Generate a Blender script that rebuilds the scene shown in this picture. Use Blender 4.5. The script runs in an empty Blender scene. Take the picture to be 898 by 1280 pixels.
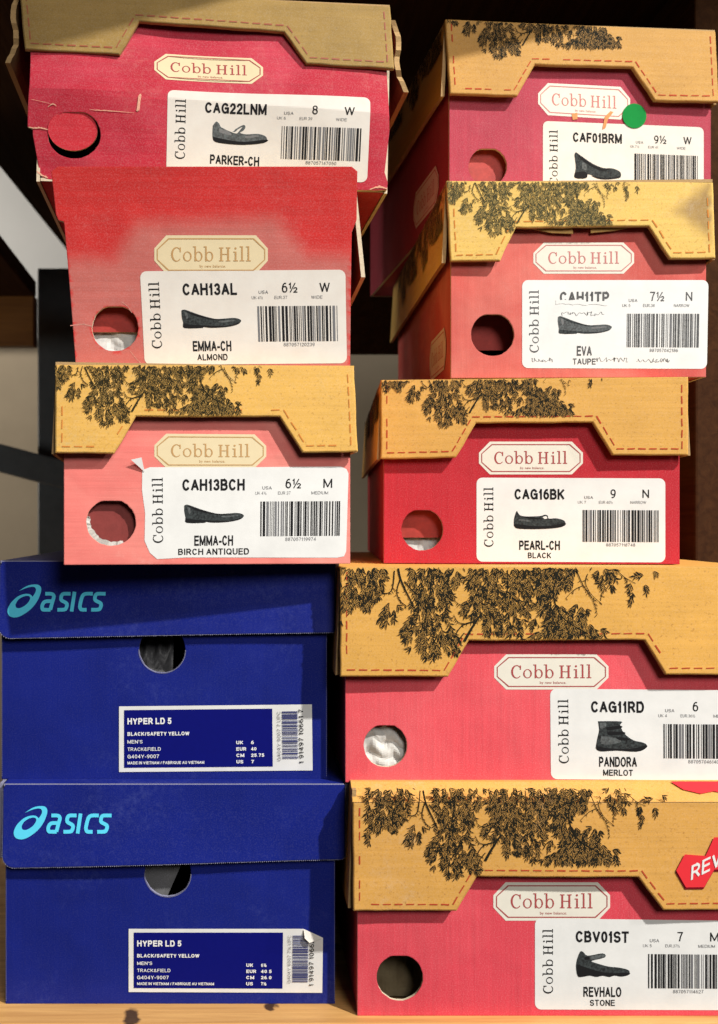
import bpy, bmesh, math, random
from mathutils import Vector, Matrix
from mathutils.geometry import delaunay_2d_cdt

S = bpy.context.scene
C = S.collection

# ------------------------------------------------------------------ camera
# Photo measured on a 898 x 1280 grid: optical axis through (U0, V0), focal length F.
U0, V0, F, D0 = 310.0, 650.0, 1250.0, 0.625
cam = bpy.data.cameras.new('camera')
cam.sensor_fit = 'HORIZONTAL'
cam.sensor_width = 36.0
cam.lens = 36.0 * F / 898.0
cam.shift_x = (449.0 - U0) / 898.0
cam.shift_y = (V0 - 640.0) / 898.0
cam.clip_start = 0.01
cam.clip_end = 50
camo = bpy.data.objects.new('camera', cam)
camo.location = (0, -D0, 0)
camo.rotation_euler = (math.pi / 2, 0, 0)
C.objects.link(camo)
cam.dof.use_dof = True
cam.dof.focus_distance = .655
cam.dof.aperture_fstop = 14
S.camera = camo

# ------------------------------------------------------------------ world, lamps, exposure
W = bpy.data.worlds.new('World')
S.world = W
W.use_nodes = True
W.node_tree.nodes['Background'].inputs[0].default_value = (1.0, 0.9, 0.78, 1)
W.node_tree.nodes['Background'].inputs[1].default_value = 0.025
S.view_settings.view_transform = 'Standard'
S.view_settings.look = 'None'
S.view_settings.exposure = 0.0
S.view_settings.gamma = 1.0


def lamp(name, kind, loc, target, power, size, col=(1, 0.93, 0.83), spot=None):
    l = bpy.data.lights.new(name, kind)
    l.energy = power
    l.color = col
    if kind == 'AREA':
        l.shape = 'DISK'
        l.size = size
    else:
        l.shadow_soft_size = size
    if spot:
        l.spot_size = math.radians(spot)
        l.spot_blend = 1.0
    o = bpy.data.objects.new(name, l)
    o.location = loc
    o.rotation_euler = (Vector(target) - Vector(loc)).to_track_quat('-Z', 'Y').to_euler()
    C.objects.link(o)
    return o


lamp('ceiling_spot_lamp', 'SPOT', (1.98, -1.68, 2.40), (0.06, 0, -0.20), 745, 0.050, (1, .97, .92), spot=34)
lamp('ceiling_spot_lamp', 'SPOT', (3.0, -1.24, 1.76), (0.06, 0, -0.16), 100, 0.050, (1, .97, .92), spot=34)
lamp('soft_fill_lamp', 'AREA', (0.70, -1.9, 1.0), (0.05, 0, -.05), 26, 0.8, (1, .97, .93))  # added soft fill from the front, not a lamp of the room
lamp('far_wall_fill', 'AREA', (-.95, 1.0, .75), (-0.62, 1.75, -.05), 7, 0.3)  # added fill, brightens only the wall at the back
lamp('far_left_fill', 'AREA', (-1.15, .25, .10), (-.45, 1.2, .0), 4.0, 0.25)  # added fill to brighten the rail and post at the far left

# ------------------------------------------------------------------ helpers
PI = math.pi


def ray(u, v):
    return ((u - U0) / F, 1.0, (V0 - v) / F)


def at(u, v, d):
    r = ray(u, v)
    return Vector((r[0] * d, d - D0, r[2] * d))


def inside(p, poly):
    x, y = p
    c = False
    n = len(poly)
    j = n - 1
    for i in range(n):
        xi, yi = poly[i]
        xj, yj = poly[j]
        if (yi > y) != (yj > y) and x < (xj - xi) * (y - yi) / (yj - yi) + xi:
            c = not c
        j = i
    return c


def subdiv(poly, step):
    out = []
    n = len(poly)
    for i in range(n):
        a, b = poly[i], poly[(i + 1) % n]
        L = math.hypot(b[0] - a[0], b[1] - a[1])
        k = max(1, int(L / step))
        for j in range(k):
            t = j / k
            out.append((a[0] + (b[0] - a[0]) * t, a[1] + (b[1] - a[1]) * t))
    return out


def circle(cx, cz, rx, rz=None, n=40, wob=0, rnd=None):
    rz = rz or rx
    o = []
    for i in range(n):
        a = 2 * PI * i / n
        w = 1 + (rnd.uniform(-wob, wob) if rnd else 0)
        o.append((cx + rx * w * math.cos(a), cz + rz * w * math.sin(a)))
    return o


def tri(outer, holes=(), step=None):
    """triangulate a polygon with holes; returns pts, tris, loops (lists of point indices)"""
    pts, edges = [], []
    for poly in [outer] + list(holes):
        b = len(pts)
        n = len(poly)
        pts += [Vector(p) for p in poly]
        edges += [(b + i, b + (i + 1) % n) for i in range(n)]
    if step:
        xs = [p[0] for p in outer]
        zs = [p[1] for p in outer]
        nx = int((max(xs) - min(xs)) / step)
        nz = int((max(zs) - min(zs)) / step)
        for i in range(nx + 1):
            for j in range(nz + 1):
                q = (min(xs) + (i + .5 * (j % 2)) * step + step * .23, min(zs) + j * step + step * .31)
                if inside(q, outer) and not any(inside(q, h) for h in holes):
                    pts.append(Vector(q))
    v, e, f, ov, oe, of = delaunay_2d_cdt(pts, edges, [], 1, 1e-7)
    tris = []
    for t in f:
        c = (sum(v[i][0] for i in t) / len(t), sum(v[i][1] for i in t) / len(t))
        if inside(c, outer) and not any(inside(c, h) for h in holes):
            tris.append(tuple(t))
    return [(p[0], p[1]) for p in v], tris


class MB:
    def __init__(s):
        s.v, s.f, s.m, s.a = [], [], [], []
        s.lift = 0.0

    def add(s, verts, faces, mat=0, attr=None):
        b = len(s.v)
        s.v += [tuple(p) for p in verts]
        s.a += attr if attr else [0.0] * len(verts)
        for q in faces:
            s.f.append(tuple(b + i for i in q))
            s.m.append(mat)

    def box(s, x0, x1, y0, y1, z0, z1, mat=0):
        v = [(x, y, z) for x in (x0, x1) for y in (y0, y1) for z in (z0, z1)]
        s.add(v, [(0, 1, 3, 2), (4, 6, 7, 5), (0, 4, 5, 1), (2, 3, 7, 6), (0, 2, 6, 4), (1, 5, 7, 3)], mat)

    def sheet(s, outer, holes=(), P=None, thick=0.002, step=None, mats=(0, 1, 2), attr=None):
        """board: front face, back face and rim.  P(a, b, t) -> 3-D"""
        if step:
            outer = subdiv(outer, step)
        v, t = tri(outer, holes, step)
        n = len(v)
        A = [attr(*p) for p in v] if attr else [0.0] * n
        s.add([P(p[0], p[1], 0) for p in v], t, mats[0], A)
        s.add([P(p[0], p[1], thick) for p in v], [q[::-1] for q in t], mats[1], A)
        cnt = {}
        for q in t:
            for i in range(3):
                e = (q[i], q[(i + 1) % 3])
                k = tuple(sorted(e))
                cnt[k] = None if k in cnt else e
        for k, e in cnt.items():
            if e:
                a, b = e
                s.add([P(*v[a], 0), P(*v[b], 0), P(*v[b], thick), P(*v[a], thick)], [(0, 1, 2, 3)], mats[2])

    def decal(s, outer, holes=(), P=None, off=0.0003, mat=0, step=None):
        """thin print or sticker lying off in front of a surface"""
        if step:
            outer = subdiv(outer, step)
        v, t = tri(outer, holes, step)
        s.lift = (s.lift + 4e-6) % 4.0e-5
        s.add([P(p[0], p[1], -off - s.lift) for p in v], t, mat)

    def build(s, name, mats, parent=None, weld=False):
        me = bpy.data.meshes.new(name)
        me.from_pydata(s.v, [], s.f)
        at_ = me.attributes.new('fade', 'FLOAT', 'POINT')
        at_.data.foreach_set('value', s.a)
        for m in (mats if isinstance(mats, (list, tuple)) else [mats]):
            me.materials.append(m)
        me.polygons.foreach_set('material_index', s.m)
        if weld:
            bm = bmesh.new()
            bm.from_mesh(me)
            bmesh.ops.remove_doubles(bm, verts=bm.verts, dist=1e-6)
            bmesh.ops.recalc_face_normals(bm, faces=bm.faces)
            bm.to_mesh(me)
            bm.free()
        me.update()
        o = bpy.data.objects.new(name, me)
        C.objects.link(o)
        if parent:
            o.parent = parent
        return o


def tag(o, label=None, cat=None, group=None, kind=None):
    if label: o['label'] = label
    if cat: o['category'] = cat
    if group: o['group'] = group
    if kind: o['kind'] = kind
    return o


def stroke(path, w, closed=False):
    """polyline -> list of quads polygons as one ribbon polygon (open path). w number or list"""
    n = len(path)
    ws = w if isinstance(w, (list, tuple)) else [w] * n
    L, R = [], []
    for i in range(n):
        a = path[max(0, i - 1)]
        b = path[min(n - 1, i + 1)]
        dx, dy = b[0] - a[0], b[1] - a[1]
        l = math.hypot(dx, dy) or 1
        nx, ny = -dy / l, dx / l
        if 0 < i < n - 1:
            d1 = (path[i][0] - a[0], path[i][1] - a[1])
            l1 = math.hypot(*d1) or 1
            c = abs((-d1[1] / l1) * nx + (d1[0] / l1) * ny)
            k = ws[i] / 2 / max(c, .6)
        else:
            k = ws[i] / 2
        L.append((path[i][0] + nx * k, path[i][1] + ny * k))
        R.append((path[i][0] - nx * k, path[i][1] - ny * k))
    return L, R


def ribbon(mb, path, w, M, off, mat=0):
    L, R = stroke(path, w)
    n = len(path)
    mb.lift = (mb.lift + 4e-6) % 4.0e-5
    v = [M(p[0], p[1], -off - mb.lift) for p in L] + [M(p[0], p[1], -off - mb.lift) for p in R]
    mb.add(v, [(i, i + 1, n + i + 1, n + i) for i in range(n - 1)], mat)


def smooth(path, k=5):
    """Catmull-Rom through the points"""
    out = []
    n = len(path)
    for i in range(n - 1):
        p0, p1, p2, p3 = path[max(0, i - 1)], path[i], path[i + 1], path[min(n - 1, i + 2)]
        for j in range(k):
            t = j / k
            out.append(tuple(.5 * (2 * p1[c] + (p2[c] - p0[c]) * t + (2 * p0[c] - 5 * p1[c] + 4 * p2[c] - p3[c]) * t * t
                                   + (3 * p1[c] - p0[c] - 3 * p2[c] + p3[c]) * t ** 3) for c in (0, 1)))
    out.append(tuple(path[-1]))
    return out


# ---- sans lettering from the built-in font
_tc = {}


def glyphs(txt, bold):
    k = (txt, bold)
    if k not in _tc:
        cu = bpy.data.curves.new('t', 'FONT')
        cu.body = txt
        cu.resolution_u = 3
        cu.offset = bold
        cu.fill_mode = 'FRONT'
        ob = bpy.data.objects.new('t', cu)
        C.objects.link(ob)
        dg = bpy.context.evaluated_depsgraph_get()
        dg.update()
        me = bpy.data.meshes.new_from_object(ob.evaluated_get(dg))
        V = [(v.co.x, v.co.y) for v in me.vertices]
        Fc = [tuple(p.vertices) for p in me.polygons]
        bpy.data.objects.remove(ob)
        bpy.data.curves.remove(cu)
        bpy.data.meshes.remove(me)
        x0 = min(p[0] for p in V); x1 = max(p[0] for p in V)
        y0 = min(p[1] for p in V); y1 = max(p[1] for p in V)
        _tc[k] = ([((p[0] - x0) / max(x1 - x0, 1e-6), (p[1] - y0) / max(y1 - y0, 1e-6)) for p in V], Fc)
    return _tc[k]


def text(mb, txt, r, M, off, mat=0, bold=0.0, vert=False, slant=0.0):
    """r = (u0, u1, v0, v1) in the mapper's coordinates, v downwards; M(u, v, t)"""
    V, Fc = glyphs(txt, bold)
    u0, u1, v0, v1 = r
    mb.lift = (mb.lift + 4e-6) % 4.0e-5
    o = []
    for x, y in V:
        if vert:   # reads upwards
            o.append(M(u0 + (1 - y) * (u1 - u0), v1 - x * (v1 - v0), -off - mb.lift))
        else:
            xx = x + slant * y
            o.append(M(u0 + xx * (u1 - u0), v1 - y * (v1 - v0), -off - mb.lift))
    mb.add(o, Fc, mat)


# ---- upright sans capitals and figures drawn with strokes
def arc(cx, cy, rx, ry, a0, a1, n=9):
    return [(cx + rx * math.cos(math.radians(a0 + (a1 - a0) * i / n)), cy + ry * math.sin(math.radians(a0 + (a1 - a0) * i / n))) for i in range(n + 1)]


_bowl = lambda y0, y1, x0=0.0, x1=1.0: [(x0, y1), (x0 + .55 * (x1 - x0), y1)] + arc(x0 + .55 * (x1 - x0), (y0 + y1) / 2, .45 * (x1 - x0), (y1 - y0) / 2, 90, -90, 8) + [(x0, y0)]
_S = arc(.5, .74, .5, .26, 20, 90, 3) + arc(.5, .74, .5, .26, 90, 250, 7)[1:] + arc(.5, .26, .5, .26, 70, -90, 7) + arc(.5, .26, .5, .26, -90, -160, 3)[1:]
GL = {
    'A': (.72, [[(0, 0), (.5, 1)], [(.5, 1), (1, 0)], [(.2, .33), (.8, .33)]]),
    'B': (.66, [[(0, 0), (0, 1)], _bowl(.53, 1, 0, .92), _bowl(0, .53)]),
    'C': (.70, [arc(.5, .5, .5, .5, 40, 320, 16)]),
    'D': (.70, [[(0, 0), (0, 1)], _bowl(0, 1)]),
    'E': (.62, [[(0, 0), (0, 1)], [(0, 1), (1, 1)], [(0, .53), (.92, .53)], [(0, 0), (1, 0)]]),
    'F': (.58, [[(0, 0), (0, 1)], [(0, 1), (1, 1)], [(0, .5), (.86, .5)]]),
    'G': (.74, [arc(.5, .5, .5, .5, 40, 360, 18) , [(1, .5), (.6, .5)], [(1, .5), (1, .04)]]),
    'H': (.68, [[(0, 0), (0, 1)], [(1, 0), (1, 1)], [(0, .53), (1, .53)]]),
    'I': (.18, [[(.5, 0), (.5, 1)]]),
    'K': (.68, [[(0, 0), (0, 1)], [(0, .36), (1, 1)], [(.34, .58), (1, 0)]]),
    'L': (.58, [[(0, 0), (0, 1)], [(0, 0), (1, 0)]]),
    'M': (.82, [[(0, 0), (0, 1)], [(1, 0), (1, 1)], [(0, 1), (.5, .06)], [(.5, .06), (1, 1)]]),
    'N': (.68, [[(0, 0), (0, 1)], [(1, 0), (1, 1)], [(0, 1), (1, 0)]]),
    'O': (.76, [arc(.5, .5, .5, .5, 90, 452, 22)]),
    'P': (.64, [[(0, 0), (0, 1)], _bowl(.44, 1)]),
    'Q': (.76, [arc(.5, .5, .5, .5, 90, 452, 22), [(.62, .26), (1, -.04)]]),
    'R': (.68, [[(0, 0), (0, 1)], _bowl(.47, 1, 0, .94), [(.5, .47), (1, 0)]]),
    'S': (.64, [_S]),
    'T': (.64, [[(.5, 0), (.5, 1)], [(0, 1), (1, 1)]]),
    'U': (.68, [[(0, 1), (0, .34)] + arc(.5, .34, .5, .34, 180, 360, 10)[1:] + [(1, 1)]]),
    'V': (.70, [[(0, 1), (.5, 0)], [(.5, 0), (1, 1)]]),
    'W': (.98, [[(0, 1), (.25, 0)], [(.25, 0), (.5, 1)], [(.5, 1), (.75, 0)], [(.75, 0), (1, 1)]]),
    'X': (.68, [[(0, 0), (1, 1)], [(0, 1), (1, 0)]]),
    'Y': (.68, [[(0, 1), (.5, .44)], [(1, 1), (.5, .44)], [(.5, .44), (.5, 0)]]),
    '0': (.56, [arc(.5, .5, .5, .5, 90, 452, 20)]),
    '1': (.36, [[(.72, 0), (.72, 1)], [(.72, .98), (.1, .72)]]),
    '2': (.56, [arc(.5, .7, .5, .3, 170, -20, 9) + [(.08, .1), (0, 0)], [(0, 0), (1, 0)]]),
    '3': (.56, [arc(.48, .75, .46, .25, 160, -90, 9), arc(.48, .26, .52, .26, 90, -165, 9)]),
    '4': (.58, [[(.74, 0), (.74, 1)], [(.74, 1), (0, .28)], [(0, .26), (1, .26)]]),
    '5': (.56, [[(.9, 1), (.2, 1)], [(.2, 1), (.08, .5)], [(.08, .48)] + arc(.48, .33, .52, .33, 130, -150, 10)]),
    '6': (.56, [arc(.5, .32, .5, .32, 90, 452, 18), arc(.62, .34, .62, .66, 180, 75, 8)]),
    '7': (.56, [[(0, 1), (1, 1)], [(1, 1), (.55, .5), (.36, 0)]]),
    '8': (.56, [arc(.5, .76, .44, .24, 90, 452, 16), arc(.5, .27, .5, .27, 90, 452, 16)]),
    '9': (.56, [arc(.5, .68, .5, .32, 90, 452, 18), arc(.38, .66, .62, .66, 0, -105, 8)]),
    '-': (.34, [[(0, .36), (1, .36)]]),
    '.': (.16, [[(.5, 0), (.5, .06)]]),
    "'": (.16, [[(.5, .76), (.5, 1)]]),
    '/': (.36, [[(0, 0), (1, 1)]]),
    '&': (.72, [[(1, 0), (.2, .66)] + arc(.42, .78, .24, .22, 215, -30, 8) + [(.1, .42)] + arc(.4, .24, .4, .24, 140, 330, 8)]),
    '½': (.86, [[(.16, .44), (.16, 1)], [(.16, .98), (0, .86)], [(.12, 0), (.78, 1)], arc(.8, .36, .2, .14, 170, -20, 6) + [(.62, .0)], [(.6, 0), (1, 0)]]),
}


def caps(mb, txt, r, M, off, mat=0, wt=.15, vert=False, slant=0.0, gap=.13):
    """txt fitted into r = (u0, u1, v0, v1); wt = stem weight in cap heights"""
    u0, u1, v0, v1 = r
    adv = []
    x = 0.0
    for ch in txt:
        if ch == ' ':
            x += .30
            continue
        w = GL[ch][0] + (wt - .12) * .6
        if ch in '1I.': w = max(w, wt * 1.05)
        adv.append((ch, x, w))
        x += w + gap
    total = x - gap + slant
    for ch, x0, w in adv:
        for k, path in enumerate(GL[ch][1]):
            hw = wt if ch != '½' else wt * .8
            pts = [(x0 + hw / 2 + p[0] * max(w - hw, 0), hw / 2 + p[1] * (1 - hw)) for p in path]
            if math.dist(pts[0], pts[-1]) > hw * .5:
                for e, i, j in ((0, 0, 1), (-1, -1, -2)):
                    d = (pts[i][0] - pts[j][0], pts[i][1] - pts[j][1])
                    l = math.hypot(*d) or 1
                    k2 = hw / 2 if min(abs(d[0]), abs(d[1])) / l < .12 else hw * .28
                    pts[e] = (pts[e][0] + d[0] / l * k2, pts[e][1] + d[1] / l * k2)
            if len(pts) == 2:
                pts = [(pts[0][0] + (pts[1][0] - pts[0][0]) * q / 4, pts[0][1] + (pts[1][1] - pts[0][1]) * q / 4) for q in range(5)]
            L, Rr = stroke(pts, hw)
            mb.lift = (mb.lift + 4e-6) % 4.0e-5
            o = []
            for (x, y) in L + Rr:
                xx = (x + slant * y) / total
                if vert: o.append(M(u0 + (1 - y) * (u1 - u0), v1 - xx * (v1 - v0), -off - mb.lift))
                else: o.append(M(u0 + xx * (u1 - u0), v1 - y * (v1 - v0), -off - mb.lift))
            n = len(pts)
            mb.add(o, [(i, i + 1, n + i + 1, n + i) for i in range(n - 1)], mat)


# ---- slab-serif lettering of the maker's plate
def slab():
    P = []   # list of (outer, holes)
    def bar(x0, x1, y0, y1): P.append(([(x0, y0), (x1, y0), (x1, y1), (x0, y1)], []))
    def ring(cx, cy, rx, ry, tx, ty):
        P.append((circle(cx, cy, rx, ry, 28), [circle(cx, cy, rx - tx, ry - ty, 24)]))
    x = 0
    # C
    path = [(x + .42 + .36 * math.cos(a), .5 + .49 * math.sin(a)) for a in [math.radians(d) for d in range(42, 326, 12)]]
    ws = [.07 + .08 * max(0, -math.cos(math.radians(d))) for d in range(42, 326, 12)]
    L, R = stroke(path, ws)
    P.append((L + R[::-1], []))
    bar(x + .66, x + .75, .66, 1.0)
    x = .92
    ring(x + .34, .35, .34, .36, .115, .06)                                       # o
    for x in (1.72, 2.56):                                                        # b b
        bar(x + .10, x + .22, .0, 1.08); bar(x - .02, x + .11, 1.01, 1.08)
        ring(x + .42, .35, .31, .36, .115, .06)
    x = 3.72                                                                      # H
    for q in (x + .12, x + .66):
        bar(q, q + .15, 0, 1.0); bar(q - .10, q + .25, -.002, .07); bar(q - .10, q + .25, .93, 1.002)
    bar(x + .26, x + .67, .47, .54)
    x = 4.86                                                                      # i
    bar(x + .12, x + .25, 0, .70); bar(x, x + .13, .63, .702); bar(x, x + .37, -.002, .07); P.append((circle(x + .17, .93, .085, n=14), []))
    for x in (5.36, 5.86):                                                        # l l
        bar(x + .12, x + .25, 0, 1.08); bar(x, x + .13, 1.01, 1.082); bar(x, x + .37, -.002, .07)
    return P, 6.23, 1.08


SLAB = slab()


def slabtext(mb, r, M, off, mat=0, vert=False):
    P, w, h = SLAB
    u0, u1, v0, v1 = r
    for outer, holes in P:
        if vert:
            T = lambda p: (u0 + (1 - p[1] / h) * (u1 - u0), v1 - p[0] / w * (v1 - v0))
        else:
            T = lambda p: (u0 + p[0] / w * (u1 - u0), v1 - p[1] / h * (v1 - v0))
        mb.decal([T(p) for p in outer], [[T(p) for p in hh] for hh in holes], M, off, mat)


# ------------------------------------------------------------------ materials
def lin(r, g, b):
    f = lambda c: (c / 255 / 12.92) if c / 255 <= .04045 else ((c / 255 + .055) / 1.055) ** 2.4
    return (f(r), f(g), f(b), 1)


def nodes(name, rough=0.6, spec=0.12):
    m = bpy.data.materials.new(name)
    m.use_nodes = True
    nt = m.node_tree
    b = nt.nodes['Principled BSDF']
    b.inputs['Roughness'].default_value = rough
    b.inputs['Specular IOR Level'].default_value = spec
    return m, nt, b


def N(nt, t, **kw):
    n = nt.nodes.new(t)
    for k, v in kw.items():
        if k in n.inputs: n.inputs[k].default_value = v
        else: setattr(n, k, v)
    return n


def mixc(nt, fac, a, b, mode='MIX'):
    n = nt.nodes.new('ShaderNodeMix')
    n.data_type = 'RGBA'
    n.blend_type = mode
    for s, x in ((0, fac), (6, a), (7, b)):
        if hasattr(x, 'links'): nt.links.new(x, n.inputs[s])
        else: n.inputs[s].default_value = x
    return n.outputs[2]


def ramp(nt, src, a, b):
    n = nt.nodes.new('ShaderNodeMapRange')
    n.inputs[1].default_value = a
    n.inputs[2].default_value = b
    nt.links.new(src, n.inputs[0])
    return n.outputs[0]


def mul(nt, a, k):
    n = nt.nodes.new('ShaderNodeMath')
    n.operation = 'MULTIPLY'
    nt.links.new(a, n.inputs[0])
    if hasattr(k, 'links'): nt.links.new(k, n.inputs[1])
    else: n.inputs[1].default_value = k
    return n.outputs[0]


def card(name, col, col2=None, fade=None, ribs='V', rib=0.10, speck=0.0, speckcol=(0.1, 0.05, 0.02, 1), mott=0.10, scuff=0.0,
         scuffcol=(.75, .7, .62, 1), rough=0.7, bump=0.35, seed=0.0, spec=.12):
    """printed corrugated card: flute lines, mottled ink, paper fibres, rubbed spots"""
    m, nt, b = nodes(name, rough, spec)
    L = nt.links
    tc = N(nt, 'ShaderNodeTexCoord')
    mp = N(nt, 'ShaderNodeMapping')
    mp.inputs['Location'].default_value = (seed, seed * .7, seed * 1.3)
    L.new(tc.outputs['Object'], mp.inputs[0])
    co = mp.outputs[0]
    # flutes
    sc = N(nt, 'ShaderNodeMapping')
    sc.inputs['Scale'].default_value = (330, 330, 14) if ribs == 'V' else (14, 14, 330)
    L.new(co, sc.inputs[0])
    fl = N(nt, 'ShaderNodeTexNoise', Scale=1.0, Detail=3.0, Roughness=.6)
    L.new(sc.outputs[0], fl.inputs['Vector'])
    big = N(nt, 'ShaderNodeTexNoise', Scale=22.0, Detail=4.0, Roughness=.6)
    L.new(co, big.inputs['Vector'])
    fine = N(nt, 'ShaderNodeTexNoise', Scale=1300.0, Detail=2.0)
    L.new(co, fine.inputs['Vector'])
    base = col
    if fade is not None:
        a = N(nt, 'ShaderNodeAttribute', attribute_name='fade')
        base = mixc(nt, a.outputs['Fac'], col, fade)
    if col2 is not None:
        pn = N(nt, 'ShaderNodeTexNoise', Scale=13.0, Detail=5.0, Roughness=.55, Distortion=.6)
        L.new(co, pn.inputs['Vector'])
        base = mixc(nt, mul(nt, ramp(nt, pn.outputs[0], .42, .68), .75), base, col2)
    dark = (0, 0, 0, 1)
    white = (1, 1, 1, 1)
    c = mixc(nt, mul(nt, ramp(nt, big.outputs[0], .35, .7), mott), base, dark)
    c = mixc(nt, mul(nt, ramp(nt, fl.outputs[0], .3, .75), rib), c, dark)
    c = mixc(nt, mul(nt, ramp(nt, fine.outputs[0], .45, .8), rib * .7), c, white)
    if speck:
        sp = N(nt, 'ShaderNodeTexNoise', Scale=620.0, Detail=3.0, Roughness=.7)
        L.new(co, sp.inputs['Vector'])
        c = mixc(nt, mul(nt, ramp(nt, sp.outputs[0], .57, .74), speck), c, speckcol)
    if scuff:
        s1 = N(nt, 'ShaderNodeTexNoise', Scale=16.0, Detail=8.0, Roughness=.75)
        L.new(co, s1.inputs['Vector'])
        s2 = N(nt, 'ShaderNodeTexNoise', Scale=240.0, Detail=6.0, Roughness=.8)
        L.new(co, s2.inputs['Vector'])
        k = mul(nt, ramp(nt, s1.outputs[0], .52, .72), ramp(nt, s2.outputs[0], .45, .65))
        c = mixc(nt, mul(nt, k, scuff), c, scuffcol)
    L.new(c, b.inputs['Base Color'])
    # relief: flutes + soft dents + fibre
    dn = N(nt, 'ShaderNodeTexNoise', Scale=35.0, Detail=2.0)
    L.new(co, dn.inputs['Vector'])
    b1 = N(nt, 'ShaderNodeBump', Strength=bump, Distance=.0006)
    L.new(fl.outputs[0], b1.inputs['Height'])
    b2 = N(nt, 'ShaderNodeBump', Strength=bump * .9, Distance=.0030)
    L.new(dn.outputs[0], b2.inputs['Height'])
    L.new(b1.outputs[0], b2.inputs['Normal'])
    bv = N(nt, 'ShaderNodeBevel', samples=3)
    bv.inputs['Radius'].default_value = .0009
    L.new(bv.outputs[0], b1.inputs['Normal'])
    L.new(b2.outputs[0], b.inputs['Normal'])
    return m


def plain(name, col, rough=.7, spec=.12, noise=0.0, scale=300.0, bump=0.0, col2=None, stretch=None):
    m, nt, b = nodes(name, rough, spec)
    if noise or bump:
        tc = N(nt, 'ShaderNodeTexCoord')
        src = tc.outputs['Object']
        if stretch:
            mp = N(nt, 'ShaderNodeMapping')
            mp.inputs['Scale'].default_value = stretch
            nt.links.new(src, mp.inputs[0])
            src = mp.outputs[0]
        n = N(nt, 'ShaderNodeTexNoise', Scale=scale, Detail=5.0, Roughness=.65)
        nt.links.new(src, n.inputs['Vector'])
        c = mixc(nt, mul(nt, ramp(nt, n.outputs[0], .35, .7), noise), col, col2 or (0, 0, 0, 1))
        nt.links.new(c, b.inputs['Base Color'])
        if bump:
            bu = N(nt, 'ShaderNodeBump', Strength=bump, Distance=.001)
            nt.links.new(n.outputs[0], bu.inputs['Height'])
            nt.links.new(bu.outputs[0], b.inputs['Normal'])
    else:
        b.inputs['Base Color'].default_value = col
    return m


def wood(name, light, dark, knots=(), rough=.45, axis='X', spec=.3):
    m, nt, b = nodes(name, rough, spec)
    L = nt.links
    tc = N(nt, 'ShaderNodeTexCoord')
    mp = N(nt, 'ShaderNodeMapping')
    mp.inputs['Scale'].default_value = (1.6, 40, 40) if axis == 'X' else (40, 1.6, 40)
    L.new(tc.outputs['Object'], mp.inputs[0])
    n1 = N(nt, 'ShaderNodeTexNoise', Scale=3.0, Detail=7.0, Roughness=.65, Distortion=1.2)
    L.new(mp.outputs[0], n1.inputs['Vector'])
    n2 = N(nt, 'ShaderNodeTexNoise', Scale=18.0, Detail=4.0, Roughness=.7)
    L.new(mp.outputs[0], n2.inputs['Vector'])
    c = mixc(nt, ramp(nt, n1.outputs[0], .3, .72), light, dark)
    c = mixc(nt, mul(nt, ramp(nt, n2.outputs[0], .5, .75), .35), c, dark)
    for (kx, ky, rx, ry) in knots:
        nz = N(nt, 'ShaderNodeTexNoise', Scale=70.0, Detail=3.0)
        L.new(tc.outputs['Object'], nz.inputs['Vector'])
        vm = N(nt, 'ShaderNodeVectorMath', operation='MULTIPLY_ADD')
        L.new(nz.outputs['Color'], vm.inputs[0])
        vm.inputs[1].default_value = (.014, .008, 0)
        L.new(tc.outputs['Object'], vm.inputs[2])
        m2 = N(nt, 'ShaderNodeMapping')
        m2.inputs['Location'].default_value = (-(kx + .007) / rx, -(ky + .004) / ry, 0)
        m2.inputs['Scale'].default_value = (1 / rx, 1 / ry, 0)
        L.new(vm.outputs[0], m2.inputs[0])
        ln = N(nt, 'ShaderNodeVectorMath', operation='LENGTH')
        L.new(m2.outputs[0], ln.inputs[0])
        k = ramp(nt, ln.outputs['Value'], 1.15, .75)
        c = mixc(nt, mul(nt, k, .93), c, (.028, .012, .006, 1))
    L.new(c, b.inputs['Base Color'])
    bu = N(nt, 'ShaderNodeBump', Strength=.25, Distance=.001)
    L.new(n1.outputs[0], bu.inputs['Height'])
    L.new(bu.outputs[0], b.inputs['Normal'])
    return m


RAW = plain('raw_card_edge', (.45, .29, .13, 1), .8, .2, .35, 900, .3, (.16, .09, .04, 1))
RAWPALE = plain('raw_paper_edge', (.66, .55, .40, 1), .8, .2, .3, 700, .3, (.36, .22, .12, 1))
INNER = plain('inner_red_card', (.42, .045, .035, 1), .6, .3, .25, 200, .2)
INNERK = plain('inner_brown_card', (.20, .12, .05, 1), .8, .2, .3, 200, .2)
PAPER = plain('label_paper', (.76, .755, .73, 1), .6, .2, .10, 45, .12)
PAPEROLDDIM = plain('worn_dim_label_paper', (.70, .66, .60, 1), .75, .10, .22, 60, .12, (.5, .4, .33, 1))  # worn paper, also darkened in place of shade on some labels
INK = plain('label_ink', (.012, .012, .013, 1), .75, .10)
INKGREY = plain('label_ink_grey', (.16, .16, .165, 1), .75, .10)
INKPALE = plain('worn_label_ink', (.22, .22, .22, 1), .75, .10)
SHOED = plain('shoe_picture_dark', (.014, .014, .015, 1), .75, .10, .6, 700, 0, (.09, .11, .11, 1))
SHOEM = plain('shoe_picture_grey', (.055, .055, .056, 1), .75, .10, .65, 700, 0, (.19, .22, .22, 1))
SHOEL = plain('shoe_picture_light', (.20, .20, .20, 1), .75, .10, .5, 420, 0, (.09, .09, .09, 1))
TISSUE = plain('tissue', (.66, .64, .60, 1), .8, .1, .55, 70, .4, (.16, .15, .14, 1))
TISSUEG = plain('grey_tissue', (.30, .30, .31, 1), .8, .2, .3, 60, .4)
BLUE = lin(28, 36, 128)


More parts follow.
